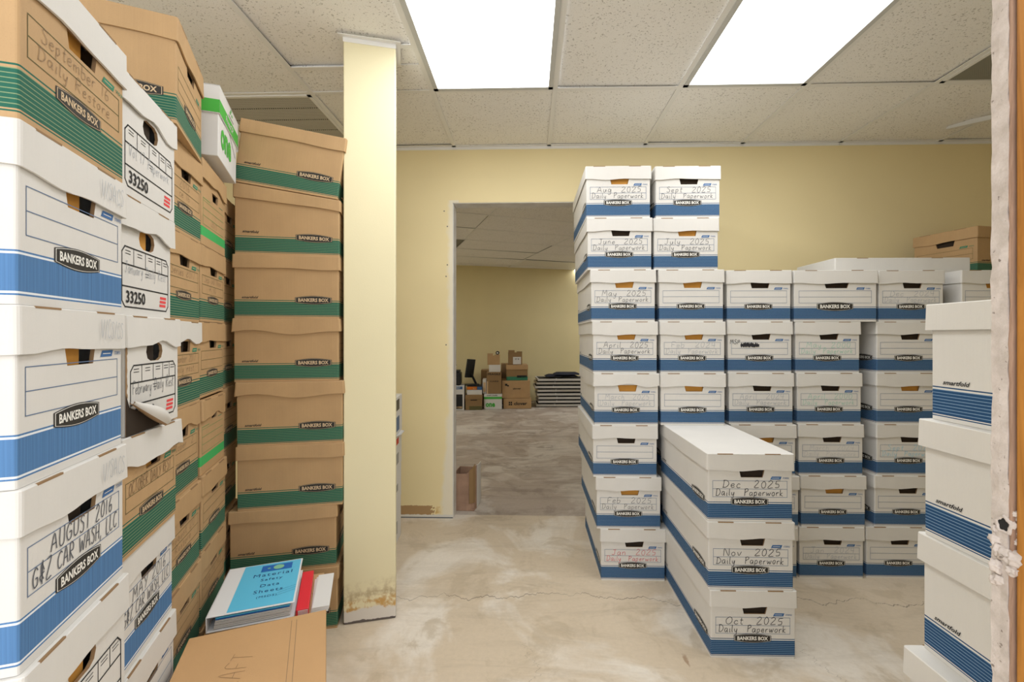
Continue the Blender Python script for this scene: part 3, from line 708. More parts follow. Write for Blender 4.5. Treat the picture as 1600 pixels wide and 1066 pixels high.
stack([
 (1299, K_, two('Jan  2024', 'Daily  Paperwork', FT), 'file box with faint grey Jan writing on the floor along rear wall', dict(var=3, rz=R(0.06))),
 (1301.7, O_, (), 'blank-lined file box with orange hand hole above the faint Jan box', dict(var=2, rz=R(-0.09))),
 (1298, K_, two('March  2024', 'Daily  Paperwork', 'ink_faint', 1, .0008), 'file box with nearly invisible writing under the green April 2000 box', dict(var=1)),
 (1295.5, K_, two('April  2000', 'Daily  Paperwork', GN), 'file box with April 2000 in green ink', dict(var=3, rz=R(0.07))),
 (1293, K_, two('May  2000', 'Daily  Paperwork', GN), 'file box with May 2000 in green ink, under the wide box', dict(var=1, rz=R(-0.04))),
 (1305.2, K_, (), 'extra wide white and blue file box on top of the May 2000 box', dict(var=2, W=.392, dy=-.005))], 2.25, .6, g2)
stack([
 (1404, K_, (), 'floor-level file box partly hidden by the right foreground stack, lid shifted left', dict(var=2)),
 (1416.6, K_, (), 'blank-lined file box just under the cyan Sept box', dict(var=1)),
 (1420, K_, two('Sept  2024', 'Daily  Paperwork', CY), 'file box with Sept written in cyan ink', dict(var=3)),
 (1420, O_, (), 'blank-lined file box just above the cyan Sept box', dict(var=2)),
 (1420, K_, (), 'blank-lined file box under the faint Dec box beside the right foreground stack', dict(var=1)),
 (1423.5, K_, two('Dec  2024', 'Daily  Paperwork', FT), 'file box with faint Dec writing, under the loose white lid', dict(var=3, rz=R(-0.12)))], 2.26, .6, g2)
stack([(1553, O_, (), 'file box behind the right foreground stack, %s' % q, dict(var=2)) for q in
  ('on the floor', 'second from the floor', 'third from the floor', 'fourth from the floor', 'fifth from the floor')]+
  [(1553, O_, (), 'file box at far right under the kraft box, orange in its hand hole', dict(var=2))], 2.26, .6, g2)
# loose lid lying on the row, kraft box behind it
mb = MB(); W2, D2 = .675, .33
me = lid_mesh(W2-.01, D2-.01, 'board_white', .075, 2, .005, None, .075)
o = link('box_lid', me); o.location = (atY(1409, 400, 2.37).x, 2.37, 6*HP+.004); o.rotation_euler = (0, 0, R(.3)); tag(o, 'long loose white box lid lying on top of the rear row of boxes', 'box lid')
c = atY(1527, 353, 2.47); rz = R(-76); cs = Vector((math.cos(rz), math.sin(rz)))*.156
file_box('file_box', 'brown kraft file box with green band on top of far right boxes', 'green_fine', (c.x-cs.x, c.y-cs.y, 6*HP+.002), rz, D=.40, lidmat='board_kraft', hole=K_, var=2, hl=.058, H=.262)
# scribble on the MSP box
# three long boxes in front
g3 = 'long file boxes of the three-box stack on the open floor'
stack([
 (1176.5, K_, two('Oct  2025', 'Daily  Paperwork', BK, .98, .0020), 'long white and blue file box reading Oct 2025, bottom of three on the floor', dict(rz=R(.3), var=1)),
 (1173, K_, two('Nov  2025', 'Daily  Paperwork', BK, .98, .0020), 'long white and blue file box reading Nov 2025, middle of three', dict(rz=R(-.4), var=1)),
 (1172, K_, two('Dec  2025', 'Daily  Paperwork', BK, .98, .0020), 'long white and blue file box reading Dec 2025, top of three with bare lid', dict(var=1))], 1.683, .59, g3)
# right foreground stack, long sides to the left
g4 = 'white and navy file boxes of the right foreground stack'
for k, (px, nm) in enumerate(((1412, 'bottom one on the floor'), (1412, 'fourth from top'), (1431, 'third from top'), (1436, 'second from top'), (1445, 'topmost of the stack'))):
    x = X_at(px+3.5, 1.02)
    file_box('file_box', 'navy-striped white box of right foreground stack, '+nm, 'blue_fine', (x+.163, 1.017-.405, k*HP), R((0, .5, -.4, .6, 0)[k]), D=.405, over=.008, var=0, group=g4, hl=.058 if k < 4 else .056)

# ================================================================ LEFT ROW
HL = .2435; WL = .272; KB, KL = 'green_fine', 'board_kraft'
def left(P0, rows, group, D=.40):
    """P0 = nearest front corner of the stack; rows from the floor up"""
    z = 0
    for (label, design, hole, lidmat, wr, lw, ex) in rows:
        ex = dict(ex); rz = R(110+ex.pop('yaw', 0)); W = ex.get('W', WL); dx, dy = ex.pop('off', (0, 0)); H = ex.get('H', HL); d_ = ex.pop('D', D); over = ex.get('over', .005)
        ex.setdefault('W', W); ex.setdefault('H', H)
        u = Vector((math.cos(rz), math.sin(rz)))*(W/2)
        file_box('file_box', label, design, (P0[0]+u.x+dx, P0[1]+u.y+dy, z+ex.pop('dz', 0)), rz, D=d_, lidmat=lidmat, hole=hole, write=wr, lidwrite=lw, group=group, **ex); z += H
def wr2(a, b, ink='ink_pencil', pen=.0012, up=.138, lo=.109): return ((a, -.004, up, .18, .022, ink, pen), (b, -.006, lo, .19, .020, ink, pen))
def wrb(a, b, ink='ink_grey', pen=.0020): return ((a, .012, .1445, .17, .026, ink, pen), (b, .0, .1115, .225, .026, ink, pen))
gA = 'file boxes of the nearest stack at the left'
lw = lambda s: ((s, .085, HL-.033, .075, .030, 'ink_faint', .0013),)
left((-.668, .578), [
 ('white file box at the bottom of the nearest left stack', 'blue_plain', K_, 'board_white', (), (), dict(var=1)),
 ('white file box second from floor in the nearest left stack', 'blue_plain', K_, 'board_white', (), (), dict(var=1)),
 ('white box with large rounded hand hole under the August 2016 box', 'number', O_, 'board_white', (), (), dict(var=2, off=(.004, .0))),
 ('white and blue file box reading AUGUST 2016 G&Z CAR WASH, LLC', 'blue_plain', K_, 'board_white', wrb('AUGUST 2016', 'G&Z CAR WASH, LLC'), lw('V/SACS'), dict(var=2)),
 ('white and blue file box with empty frame, directly above the August 2016 box', 'blue_plain', O_, 'board_white', (), lw('V/CS/CS'), dict(var=3, off=(-.003, .0))),
 ('white and blue file box with empty frame, directly under the September box', 'blue_plain', O_, 'board_white', (), lw('V/SACS'), dict(var=2, off=(-.002, 0))),
 ('kraft file box with white lid reading September 16, top of nearest left stack', KB, O_, 'board_white', wr2('September 16', 'Daily Restore', 'ink_pencil', .0011), (), dict(var=3, off=(.0, 0)))], gA)
gB = 'file boxes of the second stack at the left'
left((-.802, .868), [
 ('white file box at the bottom of the second left stack', 'blue_plain', K_, 'board_white', (), (), dict(var=1)),
 ('white file box with slotted lid under the May 2016 box', 'blue_plain', K_, 'board_white', (), (), dict(var=2)),
 ('white and blue file box reading MAY 2016 G&Z CAR WASH LLC', 'blue_plain', K_, 'board_white', wrb('MAY 2016', 'G&Z CAR WASH, LLC', 'ink_grey', .0018), (), dict(var=3, off=(-.004, .0))),
 ('kraft file box reading OCTOBER DAILY REST with bent white lid', KB, O_, 'board_white', (('OCTOBER DAILY REST', -.003, .134, .21, .024, 'ink_brown', .0015),), (), dict(var=6, off=(.006, 0), lidtilt=(R(-.8), R(1.5), R(-1), -.006), over=.009)),
 ('damaged white 33250 box reading February with torn curling corner', 'number', K_, 'board_white', (('February Daily Rest', .0, .094, .19, .026, 'ink_grey', .0013),), (), dict(var=5, W=.245, off=(.002, .012), yaw=-2)),
 ('white box numbered 33250 reading January, in the second left stack', 'number', O_, 'board_white', (('January Daily Rest', .0, .098, .20, .022, 'ink_faint', .0013),), (), dict(var=5, W=.262, off=(-.004, .0), over=.008)),
 ('white box numbered 33250 with faint paperwork note, top of second left stack', 'number', K_, 'board_white', (('Vol 17 Paperwork', .0, .094, .20, .024, 'ink_faint', .0013),), (), dict(var=4, off=(.004, -.002)))], gB)
gC = 'kraft file boxes of the third stack at the left'
left((-.932, 1.142), [
 ('kraft file box on the floor at the foot of the third left stack', KB, K_, KL, (), (), dict(W=.255, var=1)),
 ('kraft file box second from floor in the third left stack, with empty frame', KB, K_, KL, (), (), dict(W=.255, var=2)),
 ('kraft file box reading August Restore in the third left stack', KB, K_, KL, wr2('August 20', 'Restore', 'ink_pencil'), (), dict(W=.255, var=3, off=(.003, -.004))),
 ('kraft file box reading October 2 beside the torn white box', KB, O_, KL, wr2('October  2', '', 'ink_pencil'), (), dict(W=.255, var=5, off=(-.004, 0))),
 ('kraft file box with white lid reading December 2017 in third left stack', KB, K_, 'board_white', wr2('December 2017', 'Daily rest', 'ink_pencil'), (), dict(W=.255, var=4, off=(.002, 0))),
 ('kraft file box reading Series 2017 in the third left stack', KB, K_, KL, wr2('Series 2017', '', 'ink_pencil'), (), dict(W=.255, var=3)),
 ('kraft file box marked 2016 just under the large top kraft box', KB, K_, KL, wr2('2016', 'ce 16', 'ink_pencil'), (), dict(W=.255, var=2, off=(.004, 0))),
 ('large kraft file box near the ceiling, top of third left stack', KB, K_, KL, (), (), dict(var=2, W=.29, D=.40, yaw=6, off=(.058, -.037), H=.262, hl=.060))], gC)
gD = 'kraft file boxes of the fourth stack at the left'
HD = .2445
left((-1.034, 1.406), [
 ('kraft file box on the floor at the foot of the fourth left stack', KB, K_, KL, (), (), dict(W=.255, var=1, H=HD)),
 ('kraft file box reading Aug 16 NO in the fourth left stack', KB, K_, KL, wr2('Aug 16 NO', '', 'ink_pencil'), (), dict(W=.255, var=2, H=HD)),
 ('kraft file box with faint empty frame, second from floor of fourth left stack', KB, K_, KL, (), (), dict(W=.255, var=2, H=HD, off=(.004, 0))),
 ('kraft file box with bright green band and crooked lid, lower in fourth left stack', 'green_wedge', K_, KL, (), (), dict(W=.255, var=5, H=HD, lidtilt=(R(.8), R(1.6), R(.8), -.006))),
 ('kraft file box with empty lines above the one with crooked lid', KB, K_, KL, (), (), dict(W=.255, var=3, H=HD, off=(-.003, 0))),
 ('kraft file box reading Sep 30 Nov 10 in the fourth left stack', KB, K_, KL, wr2('Sep 30 Nov', 'A 10', 'ink_pencil'), (), dict(W=.255, var=3, H=HD)),
 ('kraft file box with bright green band directly under the white paper carton', 'green_wedge', K_, KL, (('2013', 0, .082, .10, .018, 'ink_pencil', .001),), (), dict(W=.255, var=5, H=HD, off=(.006, -.004), lidtilt=(R(-1), R(3), 0, .018)))], gD)
gE = 'kraft file boxes in the dark gap beside the front-facing kraft stack'
left((-1.152, 1.664), [('kraft file box in the dark gap behind the fourth left stack, %s' % q, KB, K_, KL, (), (), dict(var=1+i % 3, H=.2445, off=((0, 0), (.004, 0), (-.003, 0), (.003, 0), (0, .0), (-.002, 0), (.002, 0))[i], W=.24)) for i, q in
   enumerate(('on the floor', 'second from the floor', 'third from the floor', 'fourth from the floor', 'fifth from the floor', 'sixth from the floor', 'topmost'))], gE, D=.33)

# torn seams and the curled corner of the 33250 boxes
for key, seed in (('damaged white 33250', 1), ('white box numbered 33250 reading January', 2), ('white box numbered 33250 with faint', 3)):
    bx = [o for o in S.objects if o.get('label', '').startswith(key)][0]; W = .245 if seed == 1 else (.262 if seed == 2 else WL); q = random.Random(seed)
    mb = MB(); n = 40; wd = [(.004 if seed > 1 else .006)+q.uniform(-.0015, .002)+(.006 if seed == 1 else 0)*max(0, 1-i/14) for i in range(n+1)]
    for i in range(n):
        z0, z1 = .185*i/n, .185*(i+1)/n
        mb.face([(-W/2-.001, -.0012, z0), (-W/2+wd[i], -.0012, z0), (-W/2+wd[i+1], -.0012, z1), (-W/2-.001, -.0012, z1)], 'raw_edge')
    mb.build('torn_seam', bx)
    if seed == 1:
        mb = MB(); pts = [(-W/2, .0), (.02, .0)]+[(.02-(.02+W/2-.012)*i/12+q.uniform(-.002, .002), .002+.055*(i/12)**.7) for i in range(1, 13)]+[(-W/2, .085)]
        mb.face([(x, -.0018, z) for x, z in pts], 'folder_dark'); mb.build('torn_opening_shade', bx)  # flat dark face paints the shaded inside behind the tear
        mb = MB(); A = Vector((.03, 0, .004)); B = Vector((-W/2+.012, 0, .068)); d = (B-A); nrm = Vector((-d.z, 0, d.x)).normalized(); nrm = -nrm if nrm.z < 0 else nrm
        m = 16; kk = 12; rows = []
        for i in range(m+1):
            c = A+d*(i/m); r_ = .010*math.sin(PI*min(1, .12+i/m*.95))+.004; row = []
            for j in range(kk+1):
                a = PI*1.25*j/kk; row.append((c.x+nrm.x*(-r_*math.sin(a)*1.0), -.002-r_*(1-math.cos(a)), c.z+nrm.z*(-r_*math.sin(a))))
            rows.append(row)
        vs = [p for r_ in rows for p in r_]; fs = [(i*(kk+1)+j, (i+1)*(kk+1)+j, (i+1)*(kk+1)+j+1, i*(kk+1)+j+1) for i in range(m) for j in range(kk)]
        nn = len(vs); vs2 = [(x, y-.0025, z+.001) for x, y, z in vs]
        mb.raw(vs, fs, 'raw_edge'); mb.raw(vs2, fs, 'board_white'); mb.build('curled_corner', bx, smooth=True)

# kraft stack with long sides to the camera
gF = 'kraft file boxes stacked beside the pillar with long sides facing out'
rowsF = [(527, 13, None, 'on the floor, at the foot of the stack'), (525, 14, None, 'second from the floor, right behind the binder'), (535, 13, None, 'third from the floor'), (535, 13.5, None, 'fourth from the floor'),
         (529, 12, None, 'fifth from the floor'), (529, 12, None, 'sixth from the floor'), (530, 12, (-.022, .050, 0), 'second from top with slanting lid'), (527, 12, None, 'topmost and tipped to the right')]
z = 0
for k, (px, yaw, wp, nm) in enumerate(rowsF):
    rz = R(90+yaw); Y = 1.812; x = X_at(px, Y)
    n = Vector((math.cos(rz), math.sin(rz))); W = .30
    p = Vector((x, Y))+n*(W/2)
    kw = dict(tilt=(0, 0))
    if k == 7: kw['tilt'] = (R(7.4), 0)
    file_box('file_box', 'kraft box beside the pillar, '+nm, 'green_fine', (p.x, p.y, z+(-.0165 if k == 7 else 0)), rz, W=W, D=.385, H=HP, lidmat=KL, hole=K_, var=(2, 1, 3, 4, 4, 3, 2, 3)[k], warp=wp, group=gF, over=.0055, hl=.050, **kw)
    z += HP

# paper carton "one" on the fourth left stack
def paper_carton(label, loc, rz, W, D, H, tilt=(0, 0)):
    t = thing('paper_carton', label, 'box', loc, rz, None, tilt); mb = MB()
    mb.rbox((-W/2, 0, 0), (W/2, D, H-.004), 'paper_white', .002)
    P = lambda u, v, l: (u, -l, v)
    put_type(mb, 'one', -.03*W/.28, H*.33, W*.55, H*.30, 'paper_green', P, bold=.04)
    for i in range(9): line2(mb, (.02+i*.010, H*.60-i*.006), (.026+i*.010, H*.585-i*.006), .004, 'print_black', P)
    line2(mb, (-.10, H*.60), (-.05, H*.60), .003, 'print_line_blue', P)
    Pn = lambda u, v, l: (-W/2-l, -u, v)
    mb.build('body', t)
    mb = MB(); e = .004; h = H*.40; z0 = H-h
    for a, b in (((-W/2-e, -e, z0), (W/2+e, 0, H)), ((-W/2-e, D, z0), (W/2+e, D+e, H)), ((-W/2-e, 0, z0), (-W/2, D, H)), ((W/2, 0, z0), (W/2+e, D, H)), ((-W/2-e, -e, H-.003), (W/2+e, D+e, H))): mb.box(a, b, 'paper_white')
    P2 = lambda u, v, l: (u, -e-l, v); Pl = lambda u, v, l: (-W/2-e-l, -u, v); Pr = lambda u, v, l: (W/2+e+l, u, v)
    for PP, a, b in ((P2, -W/2-e, W/2+e), (Pl, -D-e, e), (Pr, -e, D+e)):
        mb.face([PP(a, z0+.002, .0005), PP(b, z0+.002, .0005), PP(b, z0+h*.48, .0005), PP(a, z0+h*.48, .0005)], 'paper_green')
        put_type(mb, 'PressCP', (a+b)/2-.0, z0+h*.25, None, h*.24, 'paper_white', PP, bold=.01)
        c = (a+b)/2+.02
        for dx, dz in ((0, .012), (-.013, 0), (.013, 0)):
            mb.face([PP(c+dx+math.cos(q*PI/3)*.008, z0+h*.76+dz+math.sin(q*PI/3)*.006, .0006) for q in range(6)], 'paper_green')
        line2(mb, (c-.035, z0+h*.58), (c+.035, z0+h*.58), .0035, 'print_black', PP)
    mb.build('lid', t); return t
ONEZ = 7*HD+.001
rz = R(112); u = Vector((math.cos(rz), math.sin(rz)))*.128
paper_carton('white paper carton printed one in green, on top of the fourth left stack', (-1.012+u.x, 1.455+u.y, 1.757), rz, .256, .36, .235, (0, R(2.5)))

# ---------------------------------------------------------------- carton, binder and papers in the foreground
t = thing('cardboard_carton', 'plain brown cardboard carton with DRAFT scrawled on top, in the foreground', 'box', (-.752, 1.259, 0), R(24))
Wc, Dc, Hc = .338, .375, .368
mb = MB(); mb.rbox((-Wc/2, -Dc, 0), (Wc/2, 0, Hc-.0045), 'board_carton', .003); mb.build('body', t)
mb = MB(); mb.rbox((-Wc/2, -Dc, Hc-.0045), (Wc/2, -.0, Hc), 'board_carton', .0018); fl = mb.build('top_flap', t)
mb = MB(); handwrite(mb, 'DRAFT', -.035, -.20, .16, .05, 'ink_brown', lambda u_, v, q: (u_, v, Hc+q), pen=.0009, rot=R(78), rng=random.Random(3))
mb.build('handwriting', t)
for x in (.085, .098):
    mb = MB(); line2(mb, (x, -Dc+.01), (x-.006, -.02), .0012, 'ink_pencil', lambda u_, v, q: (u_, v, Hc+q*.6)); mb.build('crease', fl)
t = thing('cardboard_box', 'low brown box under the binder, behind the foreground carton', 'box', (-.792, 1.333, 0), R(20)); SW, SD, SH = .30, .26, .318
mb = MB(); mb.rbox((-SW/2, 0, 0), (SW/2, SD, SH-.004), 'board_kraft', .003); mb.build('body', t)
mb = MB(); mb.rbox((-SW/2, 0, SH-.004), (SW/2, SD*.49, SH), 'board_kraft', .0015); mb.build('top_flap', t)
mb = MB(); mb.rbox((-SW/2, SD*.5, SH-.004), (SW/2, SD, SH), 'board_kraft', .0015); mb.build('top_flap', t)

def quad_frame(p00, p10, p01): # origin and axes of a flat thing lying on the box
    return p00, (p10-p00), (p01-p00)
bz = SH+.0005
t = thing('ring_binder', 'white ring binder with blue Material Safety Data Sheets cover sheet', 'binder', (-.928, 1.282, bz), math.atan2(.087, .214))
BW, BD, BH = .231, .292, .046
SK = -.02
mb = MB(); mb.rbox((0, 0, BH-.003), (BW, BD, BH), 'binder_vinyl', .0012)
Pb = lambda u_, v, l: (u_, v, BH+l*.6)
mb.face([Pb(.050, .006, .001), Pb(BW-.005, .006, .001), Pb(BW-.005, BD-.006, .001), Pb(.050, BD-.006, .001)], 'binder_sheet')
for i, (s_, hh) in enumerate((('Material', .021), ('Safety', .021), ('Data', .018), ('Sheets', .019), ('(MSDS)', .015))):
    put_type(mb, s_, .146, .205-i*.036, None, hh, 'ink_navy', Pb, bold=.0, lift=.002, space=1.2)
mb.face([Pb(.105, .228, .002), Pb(.200, .228, .002), Pb(.200, .272, .002), Pb(.105, .272, .002)], 'sheet_blue')
mb.face([Pb(.158+.017*math.cos(a*PI/8), .250+.016*math.sin(a*PI/8), .003) for a in range(16)], 'planet_green')
mb.face([Pb(.128+.005*math.cos(a*PI/4), .248+.004*math.sin(a*PI/4), .003) for a in range(8)], 'planet_green')
for k in range(3): line2(mb, (.175, .085-k*.014), (.225, .105-k*.014), .0008, 'ink_navy', Pb, .002)
mb.build('front_cover', t)
mb = MB(); mb.rbox((0, 0, 0), (BW, BD, .003), 'binder_vinyl', .001); mb.build('back_cover', t)
mb = MB(); mb.rbox((-.0005, 0, 0), (.003, BD, BH), 'binder_vinyl', .001); mb.build('spine', t)
mb = MB()
for i in range(7): mb.box((.018+i*.0008, .006+(i % 3)*.001, .006+i*.0048), (BW-.012-(i % 2)*.003, BD-.008, .0095+i*.0048), ('binder_sheet', 'paper_white', 'sheet_blue')[i % 3] if i > 3 else 'paper_white')
mb.build('pages', t)
mb = MB()
for yy in (.02, .15, .27):
    for k in range(10): a0, a1 = PI*k/9, PI*(k+1)/9; mb.cyl((.018-.012*math.cos(a0), yy, .012+.024*math.sin(a0)), (.018-.012*math.cos(a1), yy, .012+.024*math.sin(a1)), .0016, 'binder_ring', 8)
mb.build('ring_set', t)
mb = MB(); mb.rbox((0, 0, 0), (.036, .24, .022), 'binder_red', .002)
for i in range(4): mb.box((.006, -.001, .004+i*.004), (.034, .238, .006+i*.004), 'paper_white')
o = mb.build('red_folder'); o.location = (-.709, 1.366, bz); o.rotation_euler = (0, 0, R(22)); tag(o, 'bright red folder showing right of the ring binder', 'folder')
rng = random.Random(2)
for k in range(3):
    mb = MB()
    mb.box((0, 0, 0), (.050, .205, .0052), 'paper_white')
    o = mb.build('paper_stack' ); o.location = (-.671+k*.001, 1.383+k*.002, bz+k*.0055); o.rotation_euler = (0, 0, R(22-k*1.2)); tag(o, 'thin sheaf of white papers right of the red folder, '+('lowest', 'middle', 'topmost')[k]+' of three', 'papers', 'white papers beside the red folder')

# ---------------------------------------------------------------- product boxes behind the pillar
z = 0
pb = [(.235, 'on the floor, with grey print', ((.05, .12, 'plastic_grey'),)), (.20, 'second from floor with dark triangle print', ((.06, .10, 'plastic_grey'),)), (.19, 'third from floor with red mark', ((.13, .165, 'red_print'), (.02, .08, 'plastic_grey'))), (.21, 'topmost with black picture panel', ((.135, .195, 'plastic_black'), (.02, .10, 'print_line_blue')))]
for k, (h, nm, pr) in enumerate(pb):
    t = thing('product_box', 'white printed product box behind the pillar, '+nm, 'box', (-.742+.006*k, 2.46, z), R(4+k), 'white product boxes behind the pillar'); mb = MB()
    mb.rbox((-.33, 0, 0), (0, .22, h-.001), 'paper_white', .002); mb.build('carton', t)
    mb = MB()
    for a, b, m_ in pr:
        mb.face([(-.32, -.0006, a), (-.012, -.0006, a), (-.012, -.0006, b), (-.32, -.0006, b)], m_)
        mb.face([(.0006, .01, a), (.0006, .12, a), (.0006, .12, b), (.0006, .01, b)], m_)
    mb.build('printed_panel', t)
    if k == 2:
        mb = MB(); mb.face([(0, .0, h-.002), (.028, .05, h+.004), (.028, .15, h+.004), (0, .2, h-.002)], 'paper_white'); mb.face([(0, .0, h-.004), (.028, .05, h+.002), (.028, .15, h+.002), (0, .2, h-.004)], 'paper_white'); mb.build('open_flap', t)
    z += h

# open kraft tray just inside the doorway
t = thing('open_cardboard_box', 'worn open cardboard box on the floor just behind the doorway edge', 'box', (-.515, 3.055, 0), R(-6)); mb = MB()
def curved(mb, pts, z0, z1f, th, mat):
    n = len(pts)
    for i in range(n-1):
        a, b = Vector(pts[i]), Vector(pts[i+1]); d = (b-a).normalized(); nn = Vector((-d.y, d.x))*th
        za, zb = z1f(i/(n-1)), z1f((i+1)/(n-1))
        mb.raw([(a.x, a.y, z0), (b.x, b.y, z0), (b.x+nn.x, b.y+nn.y, z0), (a.x+nn.x, a.y+nn.y, z0), (a.x, a.y, za), (b.x, b.y, zb), (b.x+nn.x, b.y+nn.y, zb), (a.x+nn.x, a.y+nn.y, za)], [(0, 1, 5, 4), (1, 2, 6, 5), (2, 3, 7, 6), (3, 0, 4, 7), (4, 5, 6, 7), (0, 3, 2, 1)], mat)
curved(mb, [(0, 0), (.05, -.002), (.10, 0)], 0, lambda f: .245+.004*f, .004, 'paper_brown'); mb.build('front_panel', t)
mb = MB(); curved(mb, [(.10, 0), (.125, .010), (.145, .030), (.155, .06)], 0, lambda f: .25+.045*f, .004, 'paper_brown'); mb.build('corner_flap', t)
mb = MB(); curved(mb, [(.155, .06), (.158, .12), (.15, .22)], .0, lambda f: .295-.02*f, .004, 'paper_white'); mb.build('side_panel', t)
mb = MB(); mb.box((0, .2, 0), (.15, .204, .24), 'paper_brown'); mb.box((0, 0, 0), (.004, .204, .24), 'paper_brown'); mb.box((0, .003, 0), (.15, .2, .004), 'paper_brown'); mb.build('back_panel', t)
mb = MB(); curved(mb, [(.118, -.004), (.140, .012), (.152, .03)], .05, lambda f: .27+.04*f, .003, 'board_dark_kraft'); mb.build('folded_strip', t)

# ================================================================ BACK ROOM
RB = R(16)
def rb(u_, v, z=0):
    """back-room frame: u along its far wall, v from the doorway wall, turned 16 degrees"""
    return (u_*math.cos(RB)-v*math.sin(RB), u_*math.sin(RB)+v*math.cos(RB), z)
P0 = (-1.316, 7.832)
mb = MB(); mb.box((-5, 0, 0), (7, .12, CEIL+.1), 'wall_back_room'); o = struct('wall_back_room_far', mb, (P0[0], P0[1], 0), RB)
mb = MB(); mb.box((-3.1, YW+WT+.01, 0), (-3.0, 8.2, CEIL+.1), 'wall_back_room'); struct('wall_back_room_left', mb)
mb = MB(); mb.box((4.2, YW+WT+.01, 0), (4.3, 10.2, CEIL+.1), 'wall_back_room'); struct('wall_back_room_right', mb)
mb = MB(); mb.box((-5, YW+WT, 0), (XL-.1, YW+WT+.01, CEIL+.1), 'wall_back_room'); mb.box((XR+.1, YW+.05, 0), (5, YW+WT, CEIL+.1), 'wall_back_room'); struct('wall_back_room_near', mb)
mb = MB(); rng = random.Random(5); TB = R(20); ct, st = math.cos(TB), math.sin(TB)
O2 = Vector((-.597, 5.167))   # grid origin
def g2w(a, b): return (O2.x+a*ct-b*st, O2.y+a*st+b*ct)
def w_ok(a, b):
    x, y = g2w(a, b); return -3.2 < x < 4.4 and y < 10.4
cells = []
gx, gy = .61, .61*1.0
LB = (2, 2)
for i in range(-7, 12):
    for j in range(-5, 8):
        a0, b0 = i*1.22, j*.61
        pts = [g2w(a0, b0), g2w(a0+1.22, b0), g2w(a0+1.22, b0+.61), g2w(a0, b0+.61)]
        if all(p[1] < YW+WT+.02 for p in pts): continue
        if not w_ok(a0+.6, b0+.3): continue
        cells.append((i, j))
LIT = {(1, 3): 'diffuser_off', (2, 1): 'fill_diffuser', (-2, 1): 'fill_diffuser', (-2, 4): 'fill_diffuser', (2, 4): 'fill_diffuser'}  # lit cells are out-of-view panels added to brighten the back room
for (i, j) in cells:
    a0, b0, a1, b1 = i*1.22+.012, j*.61+.012, (i+1)*1.22-.012, (j+1)*.61-.012
    if (i, j) in LIT: continue
    if (i, j) == (-1, 1): continue
    P4 = [g2w(a0, b0), g2w(a1, b0), g2w(a1, b1), g2w(a0, b1)]
    P4 = [(x, max(y, YW+WT+.001)) for x, y in P4]
    q = [rng.uniform(0, .012)*(rng.random() < .4) for _ in range(4)]
    mb.face([(x, y, CEIL+.003+dz) for (x, y), dz in zip(P4, q)], 'ceiling_tile')
struct('ceiling_back_room', mb)
mb = MB(); mb.box((-5, YW+WT, CEIL+.10), (6, 11, CEIL+.11), 'plenum_black'); struct('ceiling_plenum_back_room', mb)
mb = MB(); hw2 = .012
def bar(a0, b0, a1, b1, w_):
    A, B = Vector(g2w(a0, b0)), Vector(g2w(a1, b1))
    # clip to the room
    def clip(P, Q):
        if P.y < YW+WT+.02 and Q.y > P.y: k = (YW+WT+.02-P.y)/(Q.y-P.y); return P+(Q-P)*min(max(k, 0), 1)
        return P
    A, B = clip(A, B), clip(B, A); d = B-A
    if d.length < .05: return
    n = Vector((-d.y, d.x)).normalized()*w_
    mb.raw([(A.x-n.x, A.y-n.y, CEIL), (B.x-n.x, B.y-n.y, CEIL), (B.x+n.x, B.y+n.y, CEIL), (A.x+n.x, A.y+n.y, CEIL), (A.x-n.x, A.y-n.y, CEIL+.003), (B.x-n.x, B.y-n.y, CEIL+.003), (B.x+n.x, B.y+n.y, CEIL+.003), (A.x+n.x, A.y+n.y, CEIL+.003)], [(0, 3, 2, 1), (4, 5, 6, 7), (0, 1, 5, 4), (2, 3, 7, 6)], 'metal_white')
for j in range(-4, 8): bar(-4.5, j*.61, 6.5, j*.61, hw2)
for i in range(-3, 6): bar(i*1.22, -4, i*1.22, 5.2, hw2)
struct('trim_7', mb)
NAMEB = {(1, 3): 'unlit', (2, 1): 'right', (-2, 1): 'left', (-2, 4): 'far left', (2, 4): 'far right'}
for (ij, m_) in LIT.items():
    c = g2w((ij[0]+.5)*1.22, (ij[1]+.5)*.61)
    t = thing('ceiling_light', ('unlit pale ceiling light panel seen through the doorway' if m_ == 'diffuser_off' else 'added unseen fill light in the back-room ceiling, '+NAMEB[ij]+' of the doorway view'), 'ceiling light', (c[0], c[1], CEIL), TB)
    mb = MB(); a, b = .598, .293
    for (p, q) in (((-a, -b, 0), (-a+.02, b, .01)), ((a-.02, -b, 0), (a, b, .01)), ((-a, -b, 0), (a, -b+.02, .01)), ((-a, b-.02, 0), (a, b, .01))): mb.box(p, q, 'metal_white')
    mb.build('frame', t)
    mb = MB(); mb.face([(-a+.02, -b+.02, .003), (-a+.02, b-.02, .003), (a-.02, b-.02, .003), (a-.02, -b+.02, .003)], m_); mb.build('diffuser', t)
c = g2w(-.5*1.22+.25, 1.5*.61); mb = MB(); t = thing('ceiling_vent', 'dark square ceiling vent in the back room at left of doorway view', 'vent', (c[0], c[1], CEIL), TB)
mb.box((-.86, -.30, .0), (.36, .30, .004), 'vent_dark'); mb.build('mesh_plate', t)

